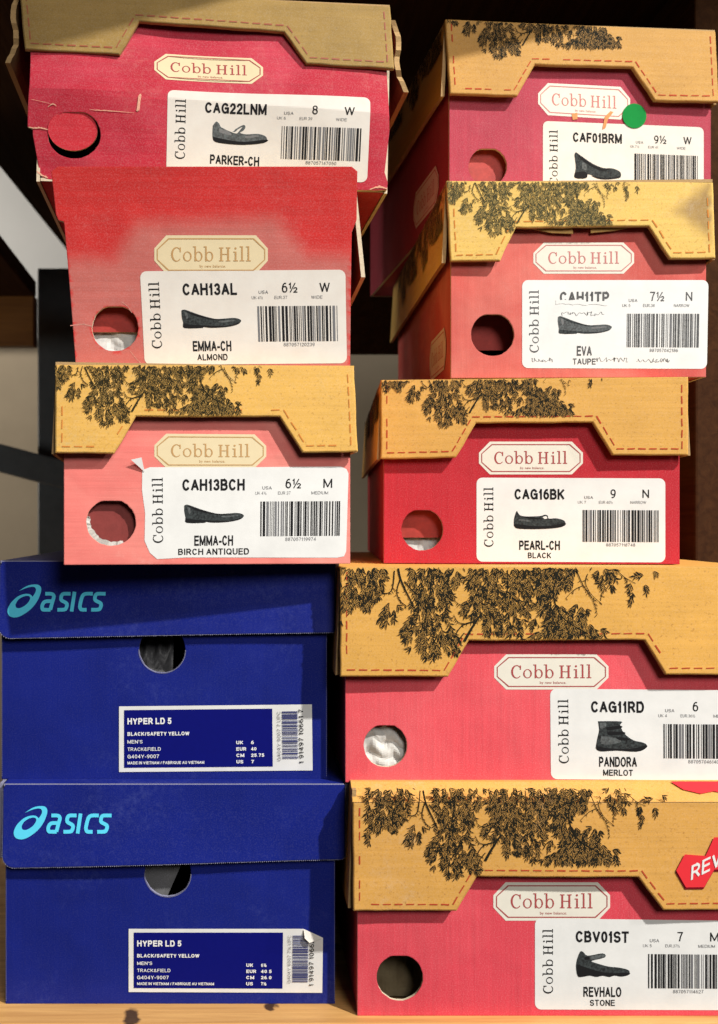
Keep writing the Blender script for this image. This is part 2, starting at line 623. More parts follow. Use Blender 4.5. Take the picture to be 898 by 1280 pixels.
# ------------------------------------------------------------------ the box
class Box:
    def __init__(s, label, group, L, R, z0, h, D=.30, roll=0.0, fy=None, name='shoe_box'):
        """L, R = (u, d): photo column and distance of the front face's left and right edge"""
        pl = at(L[0], V0, L[1])
        pr = at(R[0], V0, R[1])
        s.yaw = math.atan2(pr.y - pl.y, pr.x - pl.x)
        s.w = math.hypot(pr.x - pl.x, pr.y - pl.y)
        s.h, s.D = h, D
        o = bpy.data.objects.new(name, None)
        C.objects.link(o)
        o.empty_display_size = .02
        o.location = ((pl.x + pr.x) / 2, (pl.y + pr.y) / 2, z0)
        M = Matrix.Translation(o.location) @ Matrix.Rotation(s.yaw, 4, 'Z') @ Matrix.Rotation(roll, 4, 'Y')
        o.rotation_mode = 'QUATERNION'
        o.rotation_quaternion = M.to_quaternion()
        s.M = M
        s.I = M.inverted()
        s.o = tag(o, label, 'shoe box', group)
        s.fy = fy or (lambda x, z: 0.0)

    def px(s, u, v, off=0.0, follow=True):
        """photo point -> (x, z) on the box front"""
        c = s.I @ Vector((0, -D0, 0))
        d = s.I.to_3x3() @ Vector(ray(u, v))
        y = off
        for _ in range(4):
            t = (y - c.y) / d.y
            p = c + d * t
            y = off + (s.fy(p.x, p.z) if follow else 0)
        return (p.x, p.z)

    def P(s, y0=0.0, follow=True):
        if follow:
            return lambda x, z, t: (x, y0 + s.fy(x, z) + t, z)
        return lambda x, z, t: (x, y0 + t, z)

    def quad(s, TL, TR, BR, BL, off=0.0):
        q = [s.px(*p, off) for p in (TL, TR, BR, BL)]
        def M(u, v, t):
            x = (1 - v) * ((1 - u) * q[0][0] + u * q[1][0]) + v * ((1 - u) * q[3][0] + u * q[2][0])
            z = (1 - v) * ((1 - u) * q[0][1] + u * q[1][1]) + v * ((1 - u) * q[3][1] + u * q[2][1])
            return (x, off + s.fy(x, z) + t, z)
        return M


def carton(b, hole, mats, outer=None, step=None, attr=None, htop=None, front=True):
    """open tray: front panel with the finger hole, two sides, back and floor"""
    mb = MB()
    h = htop or b.h
    w, D = b.w, b.D
    if outer is None:
        outer = [(-w / 2, 0), (w / 2, 0), (w / 2, h), (-w / 2, h)]
    mb.sheet(outer, [hole] if hole else [], b.P(), .0022, step, (0, 1, 2), attr)
    for sg in (-1, 1):
        P = lambda a, z, t, sg=sg: (sg * (w / 2 - .0004 - t), a, z)
        mb.sheet([(.0024, 0), (D, 0), (D, h - .002), (.0024, h - .002)], [], P, .0022, None, (0, 1, 2))
    mb.sheet([(-w / 2 + .003, 0), (w / 2 - .003, 0), (w / 2 - .003, h - .002), (-w / 2 + .003, h - .002)], [],
             lambda a, z, t: (a, D - t, z), .002, None, (0, 1, 2))
    mb.sheet([(-w / 2 + .003, .0026), (w / 2 - .003, .0026), (w / 2 - .003, D - .003), (-w / 2 + .003, D - .003)], [],
             lambda a, y, t: (a, y, t + .0005), .002, None, (0, 1, 2))
    return mb.build('carton', mats, b.o, weld=True)


def hole_px(b, u, v, ru, rv=None, n=44):
    rv = rv or ru
    rnd = random.Random(int(u * 7 + v))
    pts = []
    for i in range(n):
        a = -2 * PI * i / n
        k = 1 + rnd.uniform(-.012, .012)
        vv = v + rv * k * math.sin(a)
        # the stamped hole has a small flat at its top
        vv = max(vv, v - rv * .93)
        pts.append(b.px(u + ru * k * math.cos(a), vv))
    return pts


def dashes(mb, pts, P, off, w=.00085, dash=.0052, gap=.0024, rnd=None, mat=0, skip=0.0):
    d = 0.0
    for i in range(len(pts) - 1):
        a, c = Vector(pts[i]), Vector(pts[i + 1])
        L = (c - a).length
        if L < 1e-6: continue
        n = max(1, round(L / (dash + gap)))
        for k in range(n):
            if rnd and rnd.random() < skip: continue
            t0, t1 = k / n, (k + dash / (dash + gap)) / n
            p, q = a.lerp(c, t0), a.lerp(c, t1)
            j = rnd.uniform(-.00012, .00012) if rnd else 0
            nrm = Vector((-(c - a).y, (c - a).x)).normalized()
            p = p + nrm * j; q = q - nrm * j
            ww = w * (rnd.uniform(.75, 1.15) if rnd else 1)
            ribbon(mb, [tuple(p), tuple(p.lerp(q, .5)), tuple(q)], ww, P, off, mat)


# ---- tree print traced from the photo; P space = photo points from the top left corner of the lid
def _A(l): return [(x / 3.74 - 5, y / 3.74 - 9) for x, y in l]
def _B(l): return [(x / 3.48 + 215, y / 3.48 - 9) for x, y in l]


MASS = [
    (_A([(12, 20), (230, 20), (235, 90), (200, 120), (210, 160), (165, 180), (165, 215), (125, 215), (115, 180), (75, 190), (70, 220), (40, 215), (25, 280), (12, 270)]), 1.0),
    (_A([(230, 190), (290, 210), (300, 250), (270, 260), (235, 290), (205, 270)]), .9),
    (_A([(345, 20), (520, 20), (540, 160), (510, 230), (520, 280), (550, 330), (580, 400), (545, 440), (515, 420), (500, 370), (470, 400), (480, 420),
         (440, 450), (405, 430), (395, 395), (350, 405), (320, 360), (310, 310), (340, 270), (385, 230), (350, 200), (365, 140), (350, 90)]), 1.0),
    (_A([(530, 20), (600, 20), (580, 90), (550, 110), (530, 80)]), .9),
    (_A([(620, 20), (790, 20), (770, 120), (760, 200), (780, 260), (760, 330), (700, 340), (690, 270), (640, 260), (590, 230), (620, 160), (650, 130), (610, 100)]), 1.15),
    (_A([(800, 20), (898, 20), (898, 260), (865, 260), (860, 340), (790, 340), (770, 280), (800, 200), (760, 190), (800, 130)]), 1.0),
    (_B([(0, 20), (110, 20), (105, 120), (95, 180), (60, 230), (40, 280), (40, 335), (0, 335)]), 1.0),
    (_B([(90, 20), (280, 20), (275, 95), (230, 110), (190, 120), (185, 180), (210, 185), (240, 220), (290, 185), (330, 210), (310, 260), (330, 270),
         (360, 300), (400, 300), (405, 340), (60, 345), (110, 310), (150, 290), (140, 230), (105, 200), (120, 130)]), 1.7),
    (_B([(350, 20), (440, 20), (450, 110), (410, 115), (380, 90)]), .8),
    (_B([(480, 110), (510, 175), (540, 160), (580, 125), (600, 100), (625, 45), (560, 45), (520, 90)]), .35),
    (_B([(50, 240), (150, 240), (150, 310), (60, 310)]), .25),
]
TWIG = [
    (_A([(290, 30), (300, 80), (320, 130), (345, 180), (360, 215)]), 2.6, 1.2),
    (_A([(275, 30), (265, 130), (240, 155), (215, 150)]), 1.6, .7),
    (_A([(320, 100), (365, 150), (390, 165)]), 1.6, .8),
    (_A([(300, 90), (285, 150), (300, 190), (330, 215)]), 1.3, .7),
    (_A([(680, 250), (650, 295), (625, 335), (600, 380)]), 2.0, 3.6),
    (_A([(660, 285), (600, 300), (570, 330), (555, 365)]), 1.8, .9),
    (_A([(605, 298), (570, 290), (550, 255)]), 1.2, .6),
    (_A([(640, 190), (590, 212), (555, 190)]), 1.3, .6),
    (_A([(600, 340), (570, 380), (560, 420)]), 1.4, .8),
    (_A([(800, 30), (805, 120), (790, 180)]), 1.4, .8),
    (_A([(450, 60), (440, 160), (420, 260), (410, 350)]), 1.6, .8),
    (_B([(275, 30), (310, 110), (350, 170), (370, 235)]), 1.3, .5),
    (_B([(310, 110), (270, 130), (235, 165)]), 1.0, .5),
    (_B([(330, 60), (320, 100), (345, 150), (390, 190)]), 1.0, .5),
    (_B([(350, 60), (390, 130), (385, 170)]), 1.0, .5),
    (_B([(450, 40), (490, 75), (525, 95)]), 1.1, .5),
    (_B([(490, 75), (505, 120), (515, 170)]), .9, .4),
    (_B([(60, 300), (90, 260), (120, 290)]), 1.0, .5),
    (_B([(200, 60), (180, 150), (220, 250), (330, 320)]), 1.8, .8),
]


def make_tree():
    """fronds: curved stems hanging down and out, each with pairs of narrow leaves"""
    rnd = random.Random(5)
    leaves = []   # base x, y, angle, length, width
    seeds = []
    for poly, dens in MASS:
        xs = [p[0] for p in poly]; ys = [p[1] for p in poly]
        area = abs(sum(poly[i - 1][0] * poly[i][1] - poly[i][0] * poly[i - 1][1] for i in range(len(poly)))) / 2
        cx = sum(xs) / len(xs)
        gap = 6.3 / dens ** .5
        for tries in range(int(area * .9)):
            x, y = rnd.uniform(min(xs), max(xs)), rnd.uniform(min(ys) - 12, max(ys))
            if not inside((x, max(y, 1)), poly) or any((px - x) ** 2 + (py - y) ** 2 < gap * gap for px, py in seeds): continue
            seeds.append((x, y))
            ang = PI / 2 - .9 * (x - cx) / (max(xs) - min(xs)) + rnd.gauss(0, .38)
            cur = rnd.uniform(-.10, .10)
            n = rnd.randint(4, 7)
            sx, sy = x, y
            for k in range(n):
                if k > 1 and not (inside((sx, sy - 5), poly) or inside((sx, sy), poly)): break
                t = k / n
                for sg in (-1, 1):
                    leaves.append((sx, sy, ang + sg * rnd.uniform(.40, .80), rnd.uniform(6.4, 9.6) * (1 - .35 * t), rnd.uniform(1.35, 1.95)))
                sx += 2.5 * math.cos(ang); sy += 2.5 * math.sin(ang)
                ang += cur
            leaves.append((sx, sy, ang, rnd.uniform(4.5, 7), 1.4))
    for path, w0, w1 in TWIG:
        pts = smooth(path, 4)
        for i, (x, y) in enumerate(pts[2:]):
            if rnd.random() < .8:
                leaves.append((x, y, PI / 2 + rnd.uniform(-1.2, 1.2), rnd.uniform(3, 6), rnd.uniform(.7, 1.1)))
    return leaves


LEAVES = make_tree()


def tree_print(lid, T, Q, ins, sc, off, mats, P, keep=1.0, seed=1, name='tree_print'):
    """T: print point -> flat point, ins: flat point kept or cut, Q: flat point -> surface point, sc: metres per print unit"""
    mb = MB()
    rnd = random.Random(seed)
    def leaf(x, y, a, l, w, o, m, bend, fat=0.0):
        c, n = math.cos(a), math.sin(a)
        pts = []
        for k, hw in ((0, .15), (.32, .5), (.68, .42), (1.0, 0)):
            q = bend * k * k * l
            mx, my = x + c * l * k - n * q, y + n * l * k + c * q
            if hw: pts += [(mx - n * (w * hw + fat), my + c * (w * hw + fat)), (mx + n * (w * hw + fat), my - c * (w * hw + fat))]
            else: pts.append((mx + c * fat * 1.2, my + n * fat * 1.2))
        flat = [T(*p) for p in pts]
        if not all(ins(p) for p in flat): return
        mb.add([P(*Q(p), -o) for p in flat], [(0, 2, 3, 1), (2, 4, 5, 3), (4, 6, 5)], m)
    for (x, y, a, l, w) in LEAVES:
        if rnd.random() > keep: continue
        o = off + rnd.uniform(0, .00014)
        bend = rnd.choice((-1, 1)) * rnd.uniform(.05, .28)
        leaf(x, y, a, l, w, o, 0, bend)
        if rnd.random() < .42: leaf(x, y, a, l, w, o - 4e-6, 1, bend, .30)      # unprinted line round the leaf
    for path, w0, w1 in TWIG:
        pts = [T(*p) for p in smooth(path, 4)]
        run = []
        n = len(pts)
        for i, p in enumerate(pts + [(-999, -999)]):
            if ins(p): run.append((Q(p), (w0 + (w1 - w0) * i / n) * sc))
            else:
                if len(run) > 1:
                    ribbon(mb, [r[0] for r in run], [r[1] for r in run], P, off + .00018)
                run = []
    return mb.build(name, mats, lid)


LIDOFF = .0062


def inset(pts, d):
    """offset an open polyline to its left by d"""
    out = []
    n = len(pts)
    for i in range(n):
        p = Vector(pts[i])
        ns = []
        if i > 0:
            e = (p - Vector(pts[i - 1])).normalized(); ns.append(Vector((-e.y, e.x)))
        if i < n - 1:
            e = (Vector(pts[i + 1]) - p).normalized(); ns.append(Vector((-e.y, e.x)))
        m = sum(ns, Vector((0, 0))).normalized()
        out.append(tuple(p + m * d / max(.4, m.dot(ns[0]))))
    return out


def cobb_lid(b, poly, mats, stitch, tree=None, chamfer=0.0, sides=True, side_drop=None, attr=None, depth=None, sidetree=None, stitchskip=.03, rnd_seed=1):
    """tan lid with its cut-away front.  poly = photo outline: TL, BL, n1, n2, n3, n4, BR, TR"""
    q = [b.px(u, v, -LIDOFF, False) for u, v in poly]
    # keep the top edge level
    x0, x1 = q[0][0], q[-1][0]
    zt = max(q[0][1], q[-1][1])
    D = depth or b.D + .004
    P0 = b.P(-LIDOFF, False)
    zc = zt - chamfer
    out = [(q[0][0], zc - (zt - q[0][1])), *q[1:-1], (q[-1][0], zc - (zt - q[-1][1]))]
    wob = random.Random(rnd_seed)
    ph = wob.uniform(0, 6)
    def P(x, z, t):
        k = (zt - z) / .06
        yy = -LIDOFF + t - .0012 * k * (1 + .6 * math.sin(x * 31 + ph))
        return (x, yy, z)
    mb = MB()
    low = [(out[0][0], out[0][1]), *out[1:-1], (out[-1][0], out[-1][1])]
    dense = []
    for i in range(len(low) - 1):
        a_, c_ = low[i], low[i + 1]
        kk = max(1, int(math.dist(a_, c_) / .008))
        dense += [(a_[0] + (c_[0] - a_[0]) * j / kk, a_[1] + (c_[1] - a_[1]) * j / kk) for j in range(kk)]
    dense.append(low[-1])
    nick = random.Random(rnd_seed + 50)
    dense = [dense[0]] + [(p[0] + nick.uniform(-.00022, .00022), p[1] + nick.uniform(-.00022, .00022)) for p in dense[1:-1]] + [dense[-1]]
    inn = inset(dense, .0007)
    inn[0] = (inn[0][0], dense[0][1]); inn[-1] = (inn[-1][0], dense[-1][1])
    mid = inset(dense, .00022)
    mid[0] = (mid[0][0], dense[0][1]); mid[-1] = (mid[-1][0], dense[-1][1])
    mb.sheet(inn, [], P, .0028, .006, (0, 1, 2), attr)
    nn = len(dense)
    rings = [[P(p[0], p[1], t) for p in ln] for ln, t in ((inn, 0), (mid, .0002), (dense, .0007), (dense, .0030))]
    for k in range(3):
        mb.add(rings[k] + rings[k + 1], [(i, i + 1, nn + i + 1, nn + i) for i in range(nn - 1)], 0 if k < 2 else 2)
    # top board (and crushed front edge if any)
    yb = -LIDOFF + .0003 + (.012 if chamfer else 0)
    if chamfer:
        mb.sheet([(x0, 0), (x1, 0), (x1, 1), (x0, 1)], [],
                 lambda x, k, t: (x, -LIDOFF + .0002 + k * (yb + LIDOFF) + t * .6, zc + .0004 + k * (zt - zc) - t * .5), .002, None, (0, 1, 2))
    zz = zt - .0003
    mb.sheet([(x0 + .0002, yb + .0004), (x1 - .0002, yb + .0004), (x1 - .0002, D), (x0 + .0002, D)], [], lambda x, y, t: (x, y, zz - t), .002, None, (0, 1, 2))
    if sides:
        for sg, xe, zb in ((-1, x0, q[1][1]), (1, x1, q[-2][1])):
            drop = side_drop[0 if sg < 0 else 1] if side_drop else (.0032, 0)
            fl, dz = drop
            def PS(a, z, t, sg=sg, xe=xe, fl=fl, zb=zb):
                k = (zt - z) / max(zt - zb, 1e-3)
                return (xe + sg * (fl * k * (1 if a > .0 else .85) - t * 1.0 - .0003), a, z)
            mb.sheet([(-LIDOFF + .0034, zb + dz), (D, zb + dz), (D, zz - .0024), (-LIDOFF + .0034, zz - .0024)], [], PS, .0026, .03, (0, 1, 2))
    lid = mb.build('lid', mats, b.o, weld=True)
    # stitched border
    if stitch:
        st = MB()
        line = inset([(x0 + .0001, zc), *q[1:-1], (x1 - .0001, zc)], .0042)
        line[0] = (line[0][0], zc - .003)
        line[-1] = (line[-1][0], zc - .003)
        dashes(st, line, P, .0002, rnd=random.Random(rnd_seed), skip=stitchskip)
        st.build('stitching', stitch, lid)
    if tree:
        mat, s, xo, yo, keep = tree
        ax, ay = poly[0]
        tree_print(lid, lambda x, y: (ax + xo + s * x, ay + yo + s * y), lambda p: b.px(p[0], p[1], -LIDOFF, False), lambda p: inside(p, poly),
                   s * D0 / F, .00025, [mat, mats[0]], P, keep, rnd_seed)
        if sidetree:
            # the print runs on round the corner over the left side of the lid
            k2 = s * D0 / F
            zb = q[1][1]
            PL = lambda a_, z, t: (x0 - (.0032 * (zt - z) / max(zt - zb, 1e-3) * (1 if a_ > 0 else .85) + .0003) + t, a_, z)
            for rep_ in range(2):
                tree_print(lid, lambda x, y: (-LIDOFF + .004 + (rep_ * 330 + 330 - x) * k2 * 1.15, zt - .001 - (y + yo / s) * k2 * 1.1), lambda p: p,
                           lambda p: -LIDOFF + .004 < p[0] < D - .002 and zb + .002 < p[1] < zt - .001, k2, .00025, [mat, mats[0]], PL, keep, rnd_seed + 7 + rep_)
    return lid, P, (x0, x1, zt, zc)


# ---- label contents; coordinates of one label measured on a 870 x 395 grid
def R(x0, x1, y0, y1): return (x0 / 870, x1 / 870, (y0 - 10) / 395, (y1 - 10) / 395)


SHOES = {
    # outlines in a 0..1 box, v downwards: list of (material key, polygon)
    'flat': [('M', [(.0, .05), (.03, .0), (.09, .03), (.3, .28), (.55, .5), (.72, .5), (.9, .47), (1, .58), (.99, .72), (.93, .83), (.75, .95), (.5, .99), (.36, .93), (.34, 1), (.04, 1), (.02, .7), (.0, .35)]),
             ('D', [(.03, .78), (.36, .86), (.75, .9), (.96, .74), (.93, .84), (.75, .96), (.5, 1), (.36, .95), (.34, 1), (.04, 1)]),
             ('D', [(.05, .06), (.3, .3), (.55, .52), (.74, .52), (.6, .58), (.42, .5), (.22, .34)]),
             ('L', [(.05, .14), (.09, .16), (.11, .4), (.08, .5)]), ('L', [(.62, .64), (.86, .58), (.9, .63), (.66, .72)])],
    'wedge': [('M', [(.0, .1), (.03, .0), (.12, .1), (.4, .42), (.62, .56), (.8, .56), (.96, .66), (1, .8), (.95, .93), (.7, 1), (.5, .98), (.36, .85), (.28, .84), (.25, .98), (.01, .98), (.03, .6)]),
              ('D', [(.01, .78), (.2, .72), (.27, .8), (.25, .98), (.01, .98)]), ('D', [(.06, .06), (.4, .46), (.62, .6), (.78, .58), (.6, .68), (.38, .54), (.15, .28)]),
              ('L', [(.16, .36), (.24, .42), (.26, .66), (.17, .62)]), ('D', [(.36, .88), (.7, .95), (.97, .86), (.95, .93), (.7, 1), (.5, .98)])],
    'mary': [('M', [(.0, .2), (.06, .0), (.12, .1), (.16, .26), (.36, .42), (.42, .3), (.56, .1), (.6, .2), (.56, .36), (.5, .46), (.62, .52), (.82, .48), (.96, .56), (1, .72), (.94, .86), (.6, .98), (.3, .98), (.05, .92), (.0, .7)]),
             ('D', [(.0, .7), (.3, .82), (.6, .86), (1, .72), (.94, .88), (.6, 1), (.3, 1), (.05, .93)]),
             ('W', [(.2, .32), (.36, .46), (.44, .5), (.48, .4), (.54, .2), (.46, .32), (.4, .44), (.3, .38)]),
             ('L', [(.12, .3), (.3, .44), (.34, .6), (.14, .5)]), ('L', [(.6, .6), (.8, .54), (.84, .6), (.62, .7)])],
    'clog': [('M', [(.0, .4), (.05, .0), (.1, .2), (.2, .3), (.5, .28), (.6, .2), (.66, .26), (.68, .42), (.82, .4), (.96, .5), (1, .66), (.94, .86), (.6, 1), (.1, 1), (.0, .8)]),
             ('D', [(.0, .72), (.4, .84), (.7, .82), (1, .66), (.94, .88), (.6, 1), (.1, 1), (.0, .84)]), ('W', [(.56, .34), (.62, .28), (.65, .4), (.6, .44)]),
             ('D', [(.1, .26), (.5, .4), (.56, .46), (.3, .44)]), ('L', [(.1, .44), (.3, .52), (.3, .6), (.1, .54)])],
    'boot': [('M', [(.04, .0), (.5, .0), (.48, .12), (.56, .4), (.74, .62), (.9, .68), (1, .76), (.97, .88), (.8, .98), (.4, .96), (.1, .98), (.0, .9), (.02, .6), (.06, .3)]),
             ('D', [(.0, .82), (.3, .9), (.7, .9), (1, .78), (.97, .9), (.8, 1), (.4, .97), (.1, 1), (.0, .92)]), ('D', [(.2, .2), (.48, .14), (.5, .22), (.24, .3)]),
             ('D', [(.22, .36), (.53, .34), (.56, .42), (.26, .46)]), ('L', [(.1, .5), (.3, .52), (.5, .66), (.3, .76), (.1, .74)]), ('L', [(.08, .06), (.2, .05), (.18, .2), (.08, .24)]),
             ('D', [(.4, .52), (.6, .54), (.66, .62), (.46, .62)])],
    'strap': [('M', [(.02, .3), (.08, .0), (.14, .02), (.22, .16), (.5, .06), (.54, .22), (.3, .36), (.36, .44), (.6, .58), (.8, .62), (.96, .7), (1, .8), (.97, .92), (.84, .98), (.72, .94), (.62, 1), (.5, .95), (.38, 1), (.26, .95), (.12, 1), (.03, .96), (.0, .6)]),
              ('D', [(.02, .5), (.3, .7), (.6, .84), (.98, .82), (.97, .92), (.84, .98), (.72, .94), (.62, 1), (.5, .95), (.38, 1), (.26, .95), (.12, 1), (.03, .96)]),
              ('L', [(.26, .18), (.5, .1), (.52, .2), (.28, .32)]), ('D', [(.16, .22), (.24, .2), (.25, .3), (.17, .32)])],
}


def shoe_pic(label, kind, r, M, off, pal):
    mb = MB()
    u0, u1, v0, v1 = r
    idx = {'M': 0, 'D': 1, 'L': 2, 'W': 3}
    for k, poly in SHOES[kind]:
        pp = smooth(poly + [poly[0]], 3)[:-1]
        mb.decal([(u0 + x * (u1 - u0), v0 + y * (v1 - v0)) for x, y in pp], [], M, off + (0 if k == 'M' else .00003), idx[k])
    mb.build('shoe_picture', pal, label)


def barcode(mb, r, M, off, seed, horiz=False, mat=0, mat2=1):
    rnd = random.Random(seed)
    u0, u1, v0, v1 = r
    x = 0.0
    while x < 1:
        w = rnd.choice((.008, .008, .016, .016, .024))
        if rnd.random() < .12: w = .03
        g = rnd.choice((.008, .008, .014, .02))
        if x + w > 1: break
        m = mat if rnd.random() < .72 else mat2
        a, c = x, x + w
        if horiz: rect = [(u0, v0 + a * (v1 - v0)), (u1, v0 + a * (v1 - v0)), (u1, v0 + c * (v1 - v0)), (u0, v0 + c * (v1 - v0))]
        else: rect = [(u0 + a * (u1 - u0), v0), (u0 + c * (u1 - u0), v0), (u0 + c * (u1 - u0), v1), (u0 + a * (u1 - u0), v1)]
        mb.lift += 1e-6
        k_ = 1 if horiz else 6
        g0 = [(rect[0][0], rect[0][1] + (rect[3][1] - rect[0][1]) * q / k_) for q in range(k_ + 1)] + [(rect[1][0], rect[1][1] + (rect[2][1] - rect[1][1]) * q / k_) for q in range(k_ + 1)]
        mb.add([M(p[0], p[1], -off - mb.lift) for p in g0], [(q, q + 1, k_ + 2 + q, k_ + 1 + q) for q in range(k_)], m)
        x += w + g


def rrect(r=.03, asp=.45, n=5):
    o = []
    for cx, cy, a0 in ((1 - r * asp, 1 - r, 0), (r * asp, 1 - r, PI / 2), (r * asp, r, PI), (1 - r * asp, r, 1.5 * PI)):
        for k in range(n + 1):
            a = a0 + k / n * PI / 2
            o.append((cx + r * asp * math.cos(a), cy + r * math.sin(a)))
    return o


def shoe_label(b, quad, code, name, colour, size, uk, eur, width, wname, number, shoe, seed, off=.00018, paper=None, outline=None, shape=None, ink=None,
               pal=None, scribble=False):
    M = b.quad(*quad)
    lm = MB()
    lm.decal(outline or rrect(.07), [], M, off, 0, .018)
    lab = lm.build('label', paper or PAPER, b.o)
    ink = ink or INK
    o2 = off + .00012
    t = MB()
    slabtext(t, R(33, 78, 55, 335), M, o2, 0, vert=True)
    t.build('maker_name', [ink, INKGREY], lab)
    t = MB()
    cx = (162 + 423) / 2
    hw = 16.5 * len(code)
    caps(t, code, R(cx - hw, cx + hw, 62, 112), M, o2, 0, .20, gap=.10)
    t.build('item_code', [ink, INKGREY], lab)
    t = MB()
    sz = {1: 24, 2: 66, 3: 74}[len(size)]
    caps(t, size, R(632 - sz / 2, 632 + sz / 2, 62, 104), M, o2, 0, .13)
    ww = {'N': 30, 'W': 44, 'M': 38}[width]
    caps(t, width, R(781 - ww / 2, 781 + ww / 2, 63, 102), M, o2, 0, .12)
    caps(t, 'USA', R(500, 540, 94, 108), M, o2, 1, .12)
    caps(t, uk, R(470, 470 + 9.5 * len(uk), 117, 130), M, o2, 1, .10)
    caps(t, eur, R(567, 567 + 9 * len(eur), 117, 130), M, o2, 1, .10)
    caps(t, wname, R(747 - 6 * len(wname), 747 + 6 * len(wname), 117, 130), M, o2, 1, .10)
    t.build('size_text', [ink, INKGREY], lab)
    t = MB()
    caps(t, number, R(600, 733, 316, 331), M, o2, 1, .12)
    t.build('barcode_number', [ink, INKGREY], lab)
    t = MB()
    cx = 293
    if name:
        hw = 11.8 * len(name)
        caps(t, name, R(cx - hw, cx + hw, 305, 349), M, o2, 0, .19, gap=.10)
    if colour:
        hw = 10.8 * len(colour)
        caps(t, colour, R(cx - hw, cx + hw, 361, 388), M, o2, 0, .17)
    if name: t.build('style_name', [ink, INKGREY], lab)
    bc = MB()
    barcode(bc, R(492, 840, 160, 310), M, o2, seed)
    bc.build('barcode', [ink, INKGREY], lab)
    shoe_pic(lab, shoe, shape or R(168, 420, 172, 250), M, o2, pal or [SHOED, INK, SHOEM, PAPER])
    if scribble:
        s = MB()
        rnd = random.Random(4)
        for (a, c, y) in ((50, 150, 368), (350, 500, 366), (540, 700, 368), (190, 390, 160)):
            x = a
            pts = []
            while x < c:
                pts.append(((x) / 870, (y - 10 + rnd.uniform(-10, 10)) / 395))
                x += rnd.uniform(-4, 13)
            s = MB()
            ribbon(s, smooth(pts, 4), .0030, M, o2 + .00002)
            s.build('pen_mark', INKPALE, lab)
        s = MB()
        for x0, x1, y0, y1, n in ((158, 300, 99, 118, 9), (300, 400, 106, 120, 7)):
            up = [(x0 + (x1 - x0) * i / n, y0 + rnd.uniform(-2.5, 2.5)) for i in range(n + 1)]
            dn = [(x1 - (x1 - x0) * i / n, y1 + rnd.uniform(-3, 5)) for i in range(n + 1)]
            s.decal([((x) / 870, (y - 10) / 395) for x, y in up + dn], [], M, o2 + .00006)
        s.build('rubbed_patch', PAPER, lab)
    return lab, M


def plate(b, quad, mats, M=None, off=.00012, parent=None, cut=.10):
    """eight sided maker's plate printed on the card"""
    M = M or b.quad(*quad)
    a, c = .105, .34
    octo = [(a, 0), (1 - a, 0), (1, c), (1, 1 - c), (1 - a, 1), (a, 1), (0, 1 - c), (0, c)]
    def ins(k): return [(.5 + (x - .5) * (1 - 2 * k * .30), .5 + (y - .5) * (1 - 2 * k)) for x, y in octo]
    p = MB()
    p.decal(octo, [], M, off, 0, .08)
    pl = p.build('brand_plate', mats[0], parent or b.o)
    t = MB()
    t.decal(ins(.075), [ins(.105)], M, off + .0001)
    t.build('border_line', mats[1], pl)
    t = MB()
    slabtext(t, (.15, .85, .285, .675), M, off + .0001)
    t.build('lettering', mats[1], pl)
    t = MB()
    text(t, 'by new balance.', (.40, .63, .765, .86), M, off + .0001)
    t.build('small_print', mats[1], pl)
    return pl


def inner_flap(b, x0, x1, z0, z1, y, mat=None, tilt=0.0):
    mb = MB()
    x0, x1 = max(x0, -b.w / 2 + .0035), min(x1, b.w / 2 - .0035)
    mb.sheet([(x0, z0), (x1, z0), (x1, z1), (x0, z1)], [], lambda x, z, t: (x, y + t + tilt * (z1 - z), z), .0018)
    return mb.build('inner_flap', [mat or INNER, mat or INNER, RAW], b.o)


def tissue(b, label, cx, cz, w, h, y, mat, seed, lean=.35, amp=.007):
    """crumpled paper standing behind the finger hole; a thing of its own inside the box"""
    cx = max(cx, -b.w / 2 + .0045 + w / 2)
    rnd = random.Random(seed)
    waves = [(rnd.uniform(60, 330), rnd.uniform(0, 2 * PI), rnd.uniform(0, 6)) for _ in range(7)]
    n = 26
    V, Fc = [], []
    for j in range(n + 1):
        for i in range(n + 1):
            x = (i / n - .5) * w
            z = j / n * h
            q = sum(abs(math.sin(k * (x * math.cos(a) + z * math.sin(a)) + p)) for k, a, p in waves) / 7
            top = h * .10 * math.sin(i * .9 + seed) * (j / n)
            V.append((x, lean * z - amp * 2 * q, z + top))
    for j in range(n):
        for i in range(n):
            a = j * (n + 1) + i
            Fc.append((a, a + 1, a + n + 2, a + n + 1))
    me = bpy.data.meshes.new('tissue_paper')
    me.from_pydata(V, [], Fc)
    me.materials.append(mat)
    o = bpy.data.objects.new('tissue_paper', me)
    C.objects.link(o)
    sd = o.modifiers.new('thickness', 'SOLIDIFY')
    sd.thickness = .0004
    o.matrix_world = b.M @ Matrix.Translation((cx, y + amp * 1.9, cz))
    return tag(o, label, 'tissue paper', 'tissue papers seen through the finger holes')


# ------------------------------------------------------------------ shelf and background
SHELF_WOOD = wood('varnished_shelf_wood', (.70, .40, .14, 1), (.42, .20, .06, 1),
                  knots=[(-.073, -.002, .006, .012), (.0145, .0115, .004, .005), (.05, .1, .02, .01)])
DARKWOOD = wood('dark_shelf_wood', (.060, .026, .011, 1), (.028, .012, .006, 1), axis='Y', rough=.8, spec=.04)
ORANGEWOOD = wood('orange_rail_wood', (.22, .10, .025, 1), (.13, .055, .015, 1))
WALLP = plain('tan_wall_paint', (.36, .30, .22, 1), .9, .2, .12, 6, .05)
LITWALL = plain('lit_wall_white', (.5, .5, .49, 1), .8, .2, .06, 6, .05)  # paler wall colour with the light on the wall painted in
BLACKM = plain('black_metal', (.06, .072, .082, 1), .38, .5, .2, 90, .08)

Z_SHELF = -.310


